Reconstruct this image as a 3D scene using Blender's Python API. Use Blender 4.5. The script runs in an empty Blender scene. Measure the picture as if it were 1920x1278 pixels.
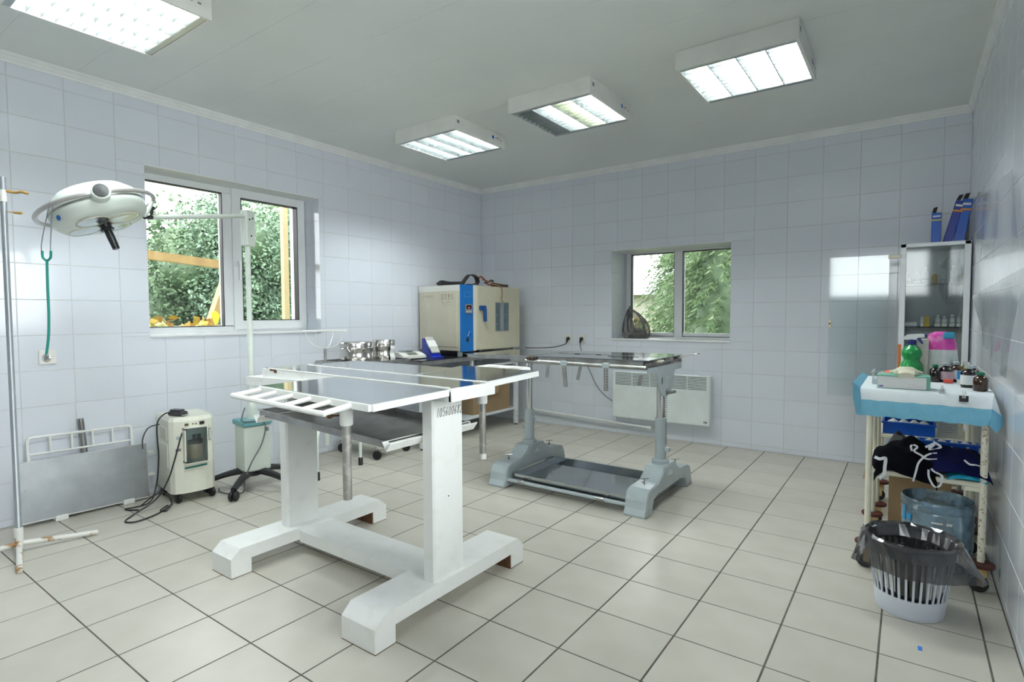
import bpy, bmesh, math, random
from mathutils import Vector, Matrix
random.seed(7)
PI = math.pi
SC = bpy.context.scene
COL = SC.collection

# ------------------------------------------------------------------ camera
FPX, PITCH, ROLL, YAW = 1037.98, -0.0459, 0.0042, -0.622
CAM = Vector((3.9696, -4.9478, 1.1422))
cd = bpy.data.cameras.new('camera'); cam = bpy.data.objects.new('camera', cd); COL.objects.link(cam)
cd.sensor_fit = 'HORIZONTAL'; cd.sensor_width = 36.0; cd.lens = FPX * 36.0 / 1920.0; cd.clip_start = 0.02; cd.clip_end = 300
fw = Vector((math.sin(YAW) * math.cos(PITCH), math.cos(YAW) * math.cos(PITCH), math.sin(PITCH)))
rt = Vector((math.cos(YAW), -math.sin(YAW), 0)); dn = fw.cross(rt)
rt2 = rt * math.cos(ROLL) + dn * math.sin(ROLL); dn2 = -rt * math.sin(ROLL) + dn * math.cos(ROLL)
m3 = Matrix((rt2, -dn2, -fw)).transposed()
cam.matrix_world = Matrix.Translation(CAM) @ m3.to_4x4()
SC.camera = cam

# ------------------------------------------------------------------ sky, exposure
W = bpy.data.worlds.new('overcast_sky'); SC.world = W; W.use_nodes = True
bg = W.node_tree.nodes['Background']; bg.inputs[0].default_value = (0.96, 0.98, 1.0, 1); bg.inputs[1].default_value = 3.6
SC.view_settings.view_transform = 'Standard'; SC.view_settings.look = 'None'
SC.view_settings.exposure = 1.43; SC.view_settings.gamma = 1.0; SC.view_settings.use_curve_mapping = False
TUBE_POWER = 49.0
try:
    SC.cycles.max_bounces = 10; SC.cycles.diffuse_bounces = 6; SC.cycles.glossy_bounces = 6
    SC.cycles.transparent_max_bounces = 16; SC.cycles.caustics_reflective = False; SC.cycles.caustics_refractive = False
    SC.cycles.use_denoising = True
except Exception: pass

# ------------------------------------------------------------------ materials
MATS = {}
def mat(name, c, rough=0.5, metal=0.0, c2=None, scale=8.0, amt=None, bump=0.0, bscale=60.0, spec=0.5, coat=0.0, rand=0.0, emit=None, alpha=1.0, trans=0.0, lo=0.35, hi=0.7, detail=3.0):
    if name in MATS: return MATS[name]
    m = bpy.data.materials.new(name); m.use_nodes = True; nt = m.node_tree; N = nt.nodes; L = nt.links
    b = N['Principled BSDF']
    b.inputs['Base Color'].default_value = (*c, 1); b.inputs['Roughness'].default_value = rough; b.inputs['Metallic'].default_value = metal
    b.inputs['Specular IOR Level'].default_value = spec; b.inputs['Coat Weight'].default_value = coat; b.inputs['Coat Roughness'].default_value = 0.08
    if alpha < 1: b.inputs['Alpha'].default_value = alpha
    if trans: b.inputs['Transmission Weight'].default_value = trans
    tc = N.new('ShaderNodeTexCoord'); src = None
    if c2 is None: c2 = tuple(max(0, x * 0.93) for x in c)
    n = N.new('ShaderNodeTexNoise'); n.inputs['Scale'].default_value = scale; n.inputs['Detail'].default_value = detail
    L.new(tc.outputs['Object'], n.inputs['Vector'])
    r = N.new('ShaderNodeMapRange'); r.inputs[1].default_value = lo; r.inputs[2].default_value = hi
    L.new(n.outputs['Fac'], r.inputs[0])
    mx = N.new('ShaderNodeMix'); mx.data_type = 'RGBA'; mx.inputs[6].default_value = (*c, 1); mx.inputs[7].default_value = (*c2, 1)
    L.new(r.outputs[0], mx.inputs[0]); src = mx.outputs[2]
    if rand:
        oi = N.new('ShaderNodeObjectInfo'); hs = N.new('ShaderNodeHueSaturation')
        mr = N.new('ShaderNodeMapRange'); mr.inputs[3].default_value = 1 - rand; mr.inputs[4].default_value = 1 + rand
        L.new(oi.outputs['Random'], mr.inputs[0]); L.new(mr.outputs[0], hs.inputs['Value']); L.new(src, hs.inputs['Color']); src = hs.outputs[0]
    L.new(src, b.inputs['Base Color'])
    if bump:
        n2 = N.new('ShaderNodeTexNoise'); n2.inputs['Scale'].default_value = bscale; n2.inputs['Detail'].default_value = 3
        L.new(tc.outputs['Object'], n2.inputs['Vector'])
        bp = N.new('ShaderNodeBump'); bp.inputs['Strength'].default_value = bump; bp.inputs['Distance'].default_value = 0.01
        L.new(n2.outputs['Fac'], bp.inputs['Height']); L.new(bp.outputs[0], b.inputs['Normal'])
    if emit:
        b.inputs['Emission Color'].default_value = (*emit[0], 1); b.inputs['Emission Strength'].default_value = emit[1]
    MATS[name] = m
    return m
def glassmat(name, tint=(0.95, 0.98, 0.97), refl=1.0, rough=0.0, haze=0.0, hazec=(0.8, 0.85, 0.85)):
    """thin pane or film: see-through, with a mirror reflection that grows towards grazing angles"""
    if name in MATS: return MATS[name]
    m = bpy.data.materials.new(name); m.use_nodes = True; nt = m.node_tree; N = nt.nodes; L = nt.links
    N.remove(N['Principled BSDF']); out = N['Material Output']
    t = N.new('ShaderNodeBsdfTransparent'); t.inputs[0].default_value = (*tint, 1)
    g = N.new('ShaderNodeBsdfGlossy'); g.inputs['Roughness'].default_value = rough
    f = N.new('ShaderNodeFresnel'); f.inputs[0].default_value = 1.5
    mm = N.new('ShaderNodeMath'); mm.operation = 'MULTIPLY'; mm.inputs[1].default_value = refl; mm.use_clamp = True
    L.new(f.outputs[0], mm.inputs[0]); last = t
    if haze:
        d = N.new('ShaderNodeBsdfDiffuse'); d.inputs[0].default_value = (*hazec, 1)
        n = N.new('ShaderNodeTexNoise'); n.inputs['Scale'].default_value = 14; tc = N.new('ShaderNodeTexCoord'); L.new(tc.outputs['Object'], n.inputs['Vector'])
        r = N.new('ShaderNodeMapRange'); r.inputs[1].default_value = 0.3; r.inputs[2].default_value = 0.7; r.inputs[3].default_value = haze * 0.5; r.inputs[4].default_value = min(1, haze * 1.5)
        L.new(n.outputs['Fac'], r.inputs[0])
        mh = N.new('ShaderNodeMixShader'); L.new(r.outputs[0], mh.inputs[0]); L.new(t.outputs[0], mh.inputs[1]); L.new(d.outputs[0], mh.inputs[2]); last = mh
    ms = N.new('ShaderNodeMixShader'); L.new(mm.outputs[0], ms.inputs[0]); L.new(last.outputs[0], ms.inputs[1]); L.new(g.outputs[0], ms.inputs[2])
    L.new(ms.outputs[0], out.inputs[0]); MATS[name] = m
    return m

tile_w = mat('glazed_wall_tile', (0.745, 0.78, 0.85), 0.10, c2=(0.73, 0.765, 0.835), scale=3, rand=0.02, spec=0.5)
grout_w = mat('wall_grout', (0.66, 0.65, 0.65), 0.85, c2=(0.56, 0.55, 0.55), scale=9)
tile_f = mat('floor_tile', (0.57, 0.545, 0.48), 0.34, c2=(0.52, 0.495, 0.425), scale=5, rand=0.035, spec=0.4, detail=8)
grout_f = mat('floor_grout', (0.085, 0.078, 0.07), 0.9, c2=(0.15, 0.13, 0.11), scale=12)
ceil_m = mat('ceiling_panel', (0.79, 0.81, 0.785), 0.42, c2=(0.76, 0.78, 0.76), scale=2)
ceil_gap = mat('ceiling_gap', (0.66, 0.68, 0.66), 0.8)
trim_m = mat('cornice_white', (0.88, 0.89, 0.89), 0.35)
upvc = mat('white_upvc', (0.84, 0.86, 0.87), 0.25, c2=(0.80, 0.82, 0.83))
plaster = mat('white_plaster', (0.84, 0.85, 0.85), 0.45)
rubber = mat('black_rubber', (0.012, 0.012, 0.014), 0.5)
blackp = mat('black_plastic', (0.015, 0.016, 0.018), 0.35)
white_p = mat('white_enamel_paint', (0.83, 0.84, 0.82), 0.28, c2=(0.76, 0.76, 0.72), scale=14, bump=0.12, bscale=35, lo=0.55, hi=0.8)
steel = mat('stainless_sheet', (0.44, 0.47, 0.49), 0.09, 1.0, c2=(0.38, 0.41, 0.43), scale=5)
steel_d = mat('dull_steel', (0.44, 0.44, 0.43), 0.33, 1.0, c2=(0.30, 0.29, 0.28), scale=14)
steel_w = mat('worn_zinc_sheet', (0.50, 0.52, 0.54), 0.42, 1.0, c2=(0.36, 0.38, 0.40), scale=5, detail=6)
pipe_m = mat('scuffed_pipe', (0.42, 0.41, 0.38), 0.45, 0.8, c2=(0.62, 0.60, 0.56), scale=28, lo=0.5, hi=0.65)
chrome = mat('chrome', (0.75, 0.75, 0.75), 0.12, 1.0)
rust = mat('rust', (0.17, 0.075, 0.035), 0.85, c2=(0.08, 0.04, 0.025), scale=70)
grey_p = mat('grey_hammer_paint', (0.46, 0.52, 0.54), 0.3, c2=(0.40, 0.46, 0.48), scale=10, bump=0.1, bscale=40)
cream = mat('cream_paint', (0.76, 0.73, 0.60), 0.35, c2=(0.70, 0.66, 0.52), scale=10)
cream_r = mat('cream_paint_rusted', (0.76, 0.73, 0.60), 0.45, c2=(0.36, 0.20, 0.10), scale=90, lo=0.55, hi=0.68)
white_r = mat('white_paint_rusted', (0.80, 0.79, 0.75), 0.45, c2=(0.42, 0.22, 0.08), scale=16, lo=0.58, hi=0.68)
glass = glassmat('window_glass', (0.96, 0.98, 0.975), 1.0)
glass_s = glassmat('shelf_glass', (0.80, 0.93, 0.90), 1.0)
glass_c = glassmat('cabinet_glass', (0.93, 0.96, 0.96), 1.3, 0.055)
film = glassmat('clear_film', (0.95, 0.96, 0.97), 0.5, 0.15, 0.10)
black_film = glassmat('black_film', (0.30, 0.30, 0.31), 1.8, 0.16, 0.28, (0.04, 0.04, 0.042))
alum = mat('louver_aluminium', (0.50, 0.53, 0.53), 0.30, 1.0)
card = mat('cardboard', (0.36, 0.25, 0.14), 0.8, c2=(0.31, 0.21, 0.115), scale=6)

# ------------------------------------------------------------------ mesh builder
def lerp(a, b, t): return a + (b - a) * t
class MB:
    def __init__(s): s.v = []; s.f = []; s.sm = []
    def add(s, vs, fs, smooth=False):
        o = len(s.v); s.v += [tuple(p) for p in vs]
        for f in fs: s.f.append([i + o for i in f]); s.sm.append(smooth)
        return s
    def box(s, a, b, mtx=None):
        x0, y0, z0 = a; x1, y1, z1 = b
        vs = [Vector(p) for p in ((x0,y0,z0),(x1,y0,z0),(x1,y1,z0),(x0,y1,z0),(x0,y0,z1),(x1,y0,z1),(x1,y1,z1),(x0,y1,z1))]
        if mtx: vs = [mtx @ p for p in vs]
        return s.add(vs, [(0,3,2,1),(4,5,6,7),(0,1,5,4),(1,2,6,5),(2,3,7,6),(3,0,4,7)])
    def hexa(s, bot, top):
        return s.add(list(bot) + list(top), [(0,3,2,1),(4,5,6,7),(0,1,5,4),(1,2,6,5),(2,3,7,6),(3,0,4,7)])
    def rbox(s, a, b, r=0.005, seg=2, mtx=None):
        bm = bmesh.new()
        bmesh.ops.create_cube(bm, size=1)
        for v in bm.verts: v.co = Vector([lerp(a[i], b[i], v.co[i] + 0.5) for i in range(3)])
        r = min(r, *[abs(b[i] - a[i]) * 0.49 for i in range(3)])
        bmesh.ops.bevel(bm, geom=bm.edges[:], offset=r, segments=seg, affect='EDGES', profile=0.5)
        bm.verts.index_update()
        vs = [(mtx @ v.co if mtx else v.co.copy()) for v in bm.verts]; fs = [[v.index for v in f.verts] for f in bm.faces]
        bm.free(); return s.add(vs, fs, False)
    def tube(s, pts, r, seg=8, closed=False, caps=True, flat=None):
        pts = [Vector(p) for p in pts]; n = len(pts)
        rr = r if isinstance(r, (list, tuple)) else [r] * n
        rings = []; up = None
        for i, p in enumerate(pts):
            if closed: d = (pts[(i + 1) % n] - pts[i - 1])
            else: d = pts[min(i + 1, n - 1)] - pts[max(i - 1, 0)]
            d = d.normalized() if d.length > 1e-9 else Vector((0, 0, 1))
            if up is None:
                up = Vector((0, 0, 1)) if abs(d.z) < 0.9 else Vector((1, 0, 0))
            x = up.cross(d)
            if x.length < 1e-6: x = Vector((1, 0, 0)).cross(d)
            x.normalize(); y = d.cross(x); up = y
            ky = flat if flat else 1.0
            rings.append([p + x * (rr[i] * math.cos(2 * PI * k / seg)) + y * (rr[i] * ky * math.sin(2 * PI * k / seg)) for k in range(seg)])
        vs = [q for g in rings for q in g]; fs = []
        m = n if closed else n - 1
        for i in range(m):
            j = (i + 1) % n
            for k in range(seg):
                k2 = (k + 1) % seg; fs.append((i*seg+k, i*seg+k2, j*seg+k2, j*seg+k))
        s.add(vs, fs, seg > 5)
        if caps and not closed:
            o = len(s.v) - n * seg
            s.f.append([o + k for k in range(seg)][::-1]); s.sm.append(False)
            s.f.append([o + (n-1)*seg + k for k in range(seg)]); s.sm.append(False)
        return s
    def lathe(s, prof, c=(0,0,0), seg=20, mtx=None, smooth=True, sx=1.0, sy=1.0, cap=True):
        c = Vector(c); vs = []; n = len(prof)
        for r, z in prof:
            for k in range(seg):
                a = 2 * PI * k / seg; p = Vector((r * math.cos(a) * sx, r * math.sin(a) * sy, z))
                vs.append((mtx @ p if mtx else p) + c)
        fs = []
        for i in range(n - 1):
            for k in range(seg):
                k2 = (k + 1) % seg; fs.append((i*seg+k, i*seg+k2, (i+1)*seg+k2, (i+1)*seg+k))
        s.add(vs, fs, smooth)
        if cap:
            o = len(s.v) - n * seg
            if prof[0][0] > 1e-5: s.f.append([o + k for k in range(seg)][::-1]); s.sm.append(False)
            if prof[-1][0] > 1e-5: s.f.append([o + (n-1)*seg + k for k in range(seg)]); s.sm.append(False)
        return s
    def prism(s, poly, lo, hi, axis=0):
        """poly in the two other axes, in order (y,z) for axis 0, (x,z) for 1, (x,y) for 2"""
        def P(p, h):
            return (h, p[0], p[1]) if axis == 0 else ((p[0], h, p[1]) if axis == 1 else (p[0], p[1], h))
        n = len(poly); vs = [P(p, lo) for p in poly] + [P(p, hi) for p in poly]
        fs = [list(range(n))[::-1], [n + i for i in range(n)]] + [(i, (i+1) % n, n + (i+1) % n, n + i) for i in range(n)]
        return s.add(vs, fs)
    def ribbon(s, pts, w, t=0.0012, side=None):
        pts = [Vector(p) for p in pts]; n = len(pts); vs = []
        for i, p in enumerate(pts):
            d = (pts[min(i+1, n-1)] - pts[max(i-1, 0)]).normalized()
            sd = side[i] if isinstance(side, list) else (Vector(side) if side else Vector((0, 0, 1)))
            x = sd - d * sd.dot(d); x.normalize(); nn = d.cross(x)
            vs += [p - x*w/2 - nn*t/2, p + x*w/2 - nn*t/2, p + x*w/2 + nn*t/2, p - x*w/2 + nn*t/2]
        fs = [(0,1,2,3), tuple(4*(n-1)+k for k in (3,2,1,0))]
        for i in range(n - 1):
            for k in range(4): fs.append((4*i+k, 4*(i+1)+k, 4*(i+1)+(k+1) % 4, 4*i+(k+1) % 4))
        return s.add(vs, fs)
    def grid(s, fn, nu, nv, thick=0.0, smooth=True):
        vs = [Vector(fn(i / nu, j / nv)) for j in range(nv + 1) for i in range(nu + 1)]
        fs = [(j*(nu+1)+i, j*(nu+1)+i+1, (j+1)*(nu+1)+i+1, (j+1)*(nu+1)+i) for j in range(nv) for i in range(nu)]
        return s.add(vs, fs, smooth)
    def build(s, name, m, parent=None, fix=False):
        me = bpy.data.meshes.new(name); v = s.v
        org = Vector((0, 0, 0))
        if parent is None and v:
            lo = [min(p[i] for p in v) for i in range(3)]; hi = [max(p[i] for p in v) for i in range(3)]
            org = Vector(((lo[0]+hi[0])/2, (lo[1]+hi[1])/2, lo[2]))
            v = [tuple(Vector(p) - org) for p in v]
        me.from_pydata(v, [], s.f)
        me.polygons.foreach_set('use_smooth', s.sm)
        me.update()
        bm = bmesh.new(); bm.from_mesh(me); bmesh.ops.recalc_face_normals(bm, faces=bm.faces[:]); bm.to_mesh(me); bm.free()
        if any(s.sm):
            try: me.set_sharp_from_angle(angle=math.radians(42))
            except Exception: pass
        me.materials.append(m)
        o = bpy.data.objects.new(name, me); COL.objects.link(o); o.location = org
        if parent is not None: attach(o, parent)
        return o
def wmat(o):
    return (wmat(o.parent) @ o.matrix_parent_inverse if o.parent else Matrix.Identity(4)) @ o.matrix_basis
def attach(o, p):
    o.parent = p; o.matrix_parent_inverse = wmat(p).inverted()
def tag(o, label, cat, group=None, kind=None):
    if label: o['label'] = label
    if cat: o['category'] = cat
    if group: o['group'] = group
    if kind: o['kind'] = kind
    return o
def thing(name, label, cat, loc=(0,0,0), rz=0, group=None):
    o = bpy.data.objects.new(name, None); COL.objects.link(o); o.empty_display_size = 0.1
    o.location = loc; o.rotation_euler = (0, 0, rz)
    return tag(o, label, cat, group)
def kids(o): return [c for c in bpy.data.objects if c.parent == o]
def clone(o, mtx, label=None, parent=None):
    """copy of a thing with its parts and sub-parts, moved by mtx"""
    c = o.copy(); COL.objects.link(c)
    if parent is None: c.matrix_basis = mtx @ o.matrix_basis
    else: c.parent = parent; c.matrix_parent_inverse = o.matrix_parent_inverse.copy()
    if label: c['label'] = label
    for k in KID.get(o.name, []): clone(k, mtx, None, c)
    return c
KID = {}
def index_kids():
    KID.clear()
    for o in bpy.data.objects:
        if o.parent: KID.setdefault(o.parent.name, []).append(o)
def T(x=0, y=0, z=0): return Matrix.Translation((x, y, z))
def RZ(a): return Matrix.Rotation(a, 4, 'Z')
def RX(a): return Matrix.Rotation(a, 4, 'X')
def RY(a): return Matrix.Rotation(a, 4, 'Y')
def struct(o): o['kind'] = 'structure'; return o
def bez(pts, n=8):
    """smooth Catmull-Rom polyline"""
    P = [Vector(p) for p in pts]; out = []
    for i in range(len(P) - 1):
        p0 = P[max(i-1, 0)]; p1 = P[i]; p2 = P[i+1]; p3 = P[min(i+2, len(P)-1)]
        for k in range(n):
            t = k / n
            out.append(0.5 * ((2*p1) + (p2-p0)*t + (2*p0-5*p1+4*p2-p3)*t*t + (3*p1-p0-3*p2+p3)*t*t*t))
    out.append(P[-1]); return out
DIG = {'0': [[(.5,1),(.15,.8),(.1,.4),(.35,0),(.7,.1),(.85,.5),(.75,.9),(.5,1)]], '1': [[(.45,1.05),(.5,0)]],
 '2': [[(.15,.8),(.45,1),(.75,.8),(.6,.45),(.1,0),(.5,.08),(.9,0)]], '3': [[(.15,.95),(.7,.95),(.4,.58),(.8,.35),(.6,.02),(.15,.08)]],
 '5': [[(.85,1),(.3,1),(.25,.6),(.7,.55),(.8,.2),(.45,0),(.1,.12)]], '6': [[(.75,1),(.3,.65),(.12,.25),(.4,0),(.75,.2),(.6,.48),(.2,.35)]],
 '8': [[(.5,.52),(.2,.75),(.5,1),(.8,.78),(.5,.52),(.15,.25),(.5,0),(.85,.25),(.5,.52)]], '9': [[(.78,.75),(.45,.5),(.2,.75),(.5,1),(.8,.8),(.7,.2),(.4,0)]],
 'A': [[(.1,0),(.5,1),(.85,0)],[(.25,.35),(.75,.35)]], 'Y': [[(.1,1),(.5,.5)],[(.9,1),(.4,0)]], 'G': [[(.8,.85),(.4,1),(.12,.5),(.4,.02),(.8,.15),(.8,.45),(.5,.45)]],
 'V': [[(.1,1),(.5,0),(.9,1)]], '-': [[(.1,.5),(.9,.5)]]}
def strokes(mb, text, org, ux, uy, h, w, gap, r):
    """handwritten strokes lying on a surface"""
    org, ux, uy = Vector(org), Vector(ux), Vector(uy)
    for i, ch in enumerate(text):
        for pl in DIG.get(ch, []):
            mb.tube([org + ux * (i * (w + gap) + p[0] * w) + uy * (p[1] * h) for p in bez([(a, b, 0) for a, b in pl], 3)], r, 4)
    return mb

# ================================================================== THE ROOM
XR, YB, H = 4.292, -6.6, 2.562            # right wall, rear wall, ceiling
TW, TH, FT = 0.2469, 0.2, 0.2986
ZROW = 2.4412 - 12 * TH                    # lowest wall joint
LW = (-3.411, -2.130, 1.022, 2.110)        # window opening in the left wall: y0,y1,z0,z1
BW = (1.612, 2.725, 0.913, 1.765)          # window opening in the back wall: x0,x1,z0,z1
RW = (2.80, 4.25, 1.40, 2.20)              # added window opening in the unseen rear wall, for fill light and cabinet reflection
RS = (-4.95, -2.72, 0.95, 2.35)            # added window in the right wall, out of frame, for fill light
PAN = {}
def tile_mesh(w, h, t, bev):
    k = (round(w, 4), round(h, 4), t)
    if k in PAN: return PAN[k]
    me = bpy.data.meshes.new('tile'); a, b = w / 2, h / 2; c = bev
    vs = [(-a,-b,-t),(a,-b,-t),(a,b,-t),(-a,b,-t),(-a,-b,-c),(a,-b,-c),(a,b,-c),(-a,b,-c),(-a+c,-b+c,0),(a-c,-b+c,0),(a-c,b-c,0),(-a+c,b-c,0)]
    fs = [(8,9,10,11)]
    for i in range(4):
        j = (i + 1) % 4; fs += [(i, j, 4+j, 4+i), (4+i, 4+j, 8+j, 8+i)]
    me.from_pydata(vs, [], fs); me.update(); PAN[k] = me
    return me
def cut(r, holes):
    out = [r]
    for (a0, a1, b0, b1) in holes:
        nxt = []
        for (x0, x1, y0, y1) in out:
            if x1 <= a0 or x0 >= a1 or y1 <= b0 or y0 >= b1: nxt.append((x0, x1, y0, y1)); continue
            if y0 < b0: nxt.append((x0, x1, y0, b0))
            if y1 > b1: nxt.append((x0, x1, b1, y1))
            m0, m1 = max(y0, b0), min(y1, b1)
            if x0 < a0: nxt.append((x0, a0, m0, m1))
            if x1 > a1: nxt.append((a1, x1, m0, m1))
        out = nxt
    return [r for r in out if r[1]-r[0] > 0.012 and r[3]-r[2] > 0.012]
def tiling(parent, place, rng, phase, size, gap, holes, m, keep, t=0.004, bev=0.0015, tilt=0.0):
    """tiles as single objects where keep() says the picture shows them, the rest joined as one part"""
    (a0, a1, b0, b1), (pa, pb), (w, h) = rng, phase, size
    i0 = math.floor((a0 - pa) / w); i1 = math.ceil((a1 - pa) / w); j0 = math.floor((b0 - pb) / h); j1 = math.ceil((b1 - pb) / h)
    rest = MB(); n = 0
    for i in range(i0, i1):
        for j in range(j0, j1):
            r = (max(a0, pa + i*w), min(a1, pa + (i+1)*w), max(b0, pb + j*h), min(b1, pb + (j+1)*h))
            if r[1]-r[0] < 0.012 or r[3]-r[2] < 0.012: continue
            for q in cut(r, holes):
                ww, hh = q[1]-q[0]-gap[0], q[3]-q[2]-gap[1]
                if ww < 0.006 or hh < 0.006: continue
                me = tile_mesh(ww, hh, t, bev)
                M = place @ T((q[0]+q[1])/2, (q[2]+q[3])/2, 0)
                if tilt: M = M @ RX(random.uniform(-tilt, tilt)) @ RY(random.uniform(-tilt, tilt))
                if keep(M.translation) and n < 300:
                    if not me.materials: me.materials.append(m)
                    o = bpy.data.objects.new('tile', me); COL.objects.link(o); o.parent = parent
                    o.matrix_parent_inverse = Matrix.Translation(parent.location).inverted(); o.matrix_basis = M; n += 1
                else:
                    rest.add([M @ v.co for v in me.vertices], [list(p.vertices) for p in me.polygons])
    if rest.v:
        o = rest.build('tile_field', m, parent); o['kind'] = 'stuff'
    return n
CI = cam.matrix_world.inverted()
def in_view(p, mg=0.12):
    q = CI @ Vector(p)
    if q.z > -0.2: return False
    u = 0.5 + FPX / 1920 * q.x / -q.z; v = 0.5 - FPX / 1278 * q.y / -q.z
    return -mg < u < 1 + mg and -mg < v < 1 + mg
def wall_with_holes(name, axis, pos, back, rng, holes, m):
    """solid wall slab made of blocks round its openings"""
    mb = MB()
    for (a0, a1, b0, b1) in cut(rng, holes):
        if axis == 0: mb.box((min(pos, back), a0, b0), (max(pos, back), a1, b1))
        else: mb.box((a0, min(pos, back), b0), (a1, max(pos, back), b1))
    return struct(mb.build(name, m))
# floor
floor = struct(MB().box((-0.4, YB - 0.3, -0.12), (XR + 0.3, 0.5, -0.0009)).build('floor', grout_f))
nf = tiling(floor, Matrix.Identity(4), (0.0, XR, YB, 0.0), (0.925, -4.2458), (FT, FT), (0.0062, 0.0052), [], tile_f, lambda p: in_view(p, 0.05) and p.y > -4.75, bev=0.0008)
# left wall (plane x = 0, faces +x)
PL = Matrix(((0,0,1,0),(1,0,0,0),(0,1,0,0),(0,0,0,1)))
wl = wall_with_holes('wall_left', 0, -0.0016, -0.42, (YB - 0.3, 0.45, -0.1, H + 0.1), [LW], grout_w)
tiling(wl, PL, (YB, 0.0, 0.0, H), (-4.0608, ZROW), (TW, TH), (0.0028, 0.0028), [LW], tile_w, lambda p: p.y > -4.4, tilt=0.0012)
# back wall (plane y = 0, faces -y)
PB_ = Matrix(((1,0,0,0),(0,0,-1,0),(0,1,0,0),(0,0,0,1)))
wb = wall_with_holes('wall_back', 1, 0.0016, 0.45, (-0.003, XR + 0.3, -0.1, H + 0.1), [BW], grout_w)
tiling(wb, PB_, (0.0, XR, 0.0, H), (2.4149, ZROW), (TW, TH), (0.0028, 0.0028), [BW], tile_w, lambda p: True, tilt=0.0012)
# right wall (plane x = XR, faces -x)
PR = Matrix(((0,0,-1,XR),(-1,0,0,0),(0,1,0,0),(0,0,0,1)))
wr = wall_with_holes('wall_right', 0, XR + 0.0016, XR + 0.3, (YB - 0.3, 0.45, -0.1, H + 0.1), [RS], grout_w)
tiling(wr, PR, (0.0, -YB, 0.0, H), (0.0, ZROW), (TW, TH), (0.0028, 0.0028), [(-RS[1], -RS[0], RS[2], RS[3])], tile_w, lambda p: p.y > -2.9, tilt=0.0012)
# rear wall, behind the camera
PQ = Matrix(((-1,0,0,0),(0,0,1,YB),(0,1,0,0),(0,0,0,1)))
wq = wall_with_holes('wall_rear', 1, YB - 0.003, YB - 0.3, (-0.003, XR + 0.003, -0.1, H + 0.1), [RW], grout_w)
hq = [(-h[1], -h[0], h[2], h[3]) for h in (RW,)]
tiling(wq, PQ, (-XR, 0.0, 0.0, H), (0, ZROW), (TW, TH), (0.0028, 0.0028), hq, tile_w, lambda p: False)
# ceiling of long boards
ce = struct(MB().box((-0.4, YB - 0.3, H + 0.0015), (XR + 0.3, 0.45, H + 0.1)).build('ceiling', ceil_gap))
y = 0.0
while y > YB:
    y2 = max(YB, y - 0.375)
    MB().box((0, y2 + 0.0006, H), (XR, y - 0.0006, H + 0.0014)).build('panel', ceil_m, ce); y = y2
# cornices
prof = [(0, 0), (0.008, 0), (0.010, 0.014), (0.016, 0.018), (0.018, 0.034), (0.026, 0.040), (0.030, 0.052), (0, 0.052)]
zt = H - 0.052
struct(MB().prism([(d, zt + h) for d, h in prof], YB, 0.0, 1).build('trim_1', trim_m))
struct(MB().prism([(-d, zt + h) for d, h in prof], 0.0, XR, 0).build('trim_2', trim_m))
struct(MB().prism([(XR - d, zt + h) for d, h in prof], YB, 0.0, 1).build('trim_3', trim_m))

# windows ------------------------------------------------------------
def ring(mb, fn, a0, a1, b0, b1, w, d0, d1):
    """rectangular frame of four bars; fn(a, b, d) gives the point"""
    def bar(p0, p1, q0, q1):
        P = [fn(a, b, d) for d in (d0, d1) for a, b in ((p0, q0), (p1, q0), (p1, q1), (p0, q1))]
        mb.hexa(P[:4], P[4:])
    bar(a0, a1, b0, b0 + w); bar(a0, a1, b1 - w, b1); bar(a0, a0 + w, b0 + w, b1 - w); bar(a1 - w, a1, b0 + w, b1 - w)
    return mb
# window_1, left wall; frame plane at x = -0.2
def LF(a, b, d): return (d, a, b)
w1 = struct(ring(MB(), LF, LW[0], -2.13, LW[2] + 0.006, LW[3], 0.048, -0.27, -0.205).build('window_1', upvc))
MB().box((-0.27, -2.822, 1.07), (-0.205, -2.752, 2.065)).build('mullion', upvc, w1)
sash = ring(MB(), LF, -2.757, -2.143, 1.047, 2.112, 0.068, -0.255, -0.185).build('sash', upvc, w1)
MB().box((-0.236, -2.69, 1.113), (-0.230, -2.21, 2.046)).build('pane', glass, sash)
ring(MB(), LF, -2.69, -2.21, 1.113, 2.046, 0.006, -0.242, -0.184).build('gasket', rubber, sash)
MB().tube([(-0.185, -2.722, 1.56), (-0.160, -2.722, 1.555), (-0.150, -2.722, 1.53), (-0.152, -2.722, 1.42)], [0.011, 0.011, 0.010, 0.008], 8).box((-0.186, -2.736, 1.525), (-0.178, -2.708, 1.59)).build('handle', upvc, sash)
for z in (1.12, 2.00): MB().tube([(-0.186, -2.136, z - 0.04), (-0.186, -2.136, z + 0.04)], 0.007, 8).build('hinge', grey_p, sash)
MB().box((-0.236, -3.363, 1.07), (-0.230, -2.822, 2.064)).build('pane', glass, w1)
ring(MB(), LF, -3.363, -2.822, 1.07, 2.064, 0.006, -0.242, -0.204).build('gasket', rubber, w1)
struct(MB().rbox((-0.205, LW[0], LW[2] - 0.012), (0.014, LW[1], LW[2] + 0.006), 0.005).build('window_sill', upvc, w1))
# tiled reveals on both sides, plaster on top
for yy, sg in ((LW[1], -1), (LW[0], 1)):
    n = 6; hh = (LW[3] - LW[2] - 0.006) / n
    for k in range(n):
        z0 = LW[2] + 0.006 + k * hh
        MB().box((-0.203, yy - 0.002 if sg < 0 else yy - 0.004, z0 + 0.0012), (-0.001, yy + 0.004 if sg < 0 else yy + 0.002, z0 + hh - 0.0012)).build('reveal_tile', tile_w, wl)
MB().box((-0.203, LW[0], LW[3] - 0.003), (-0.001, LW[1], LW[3] + 0.004)).build('reveal', plaster, wl)
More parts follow.
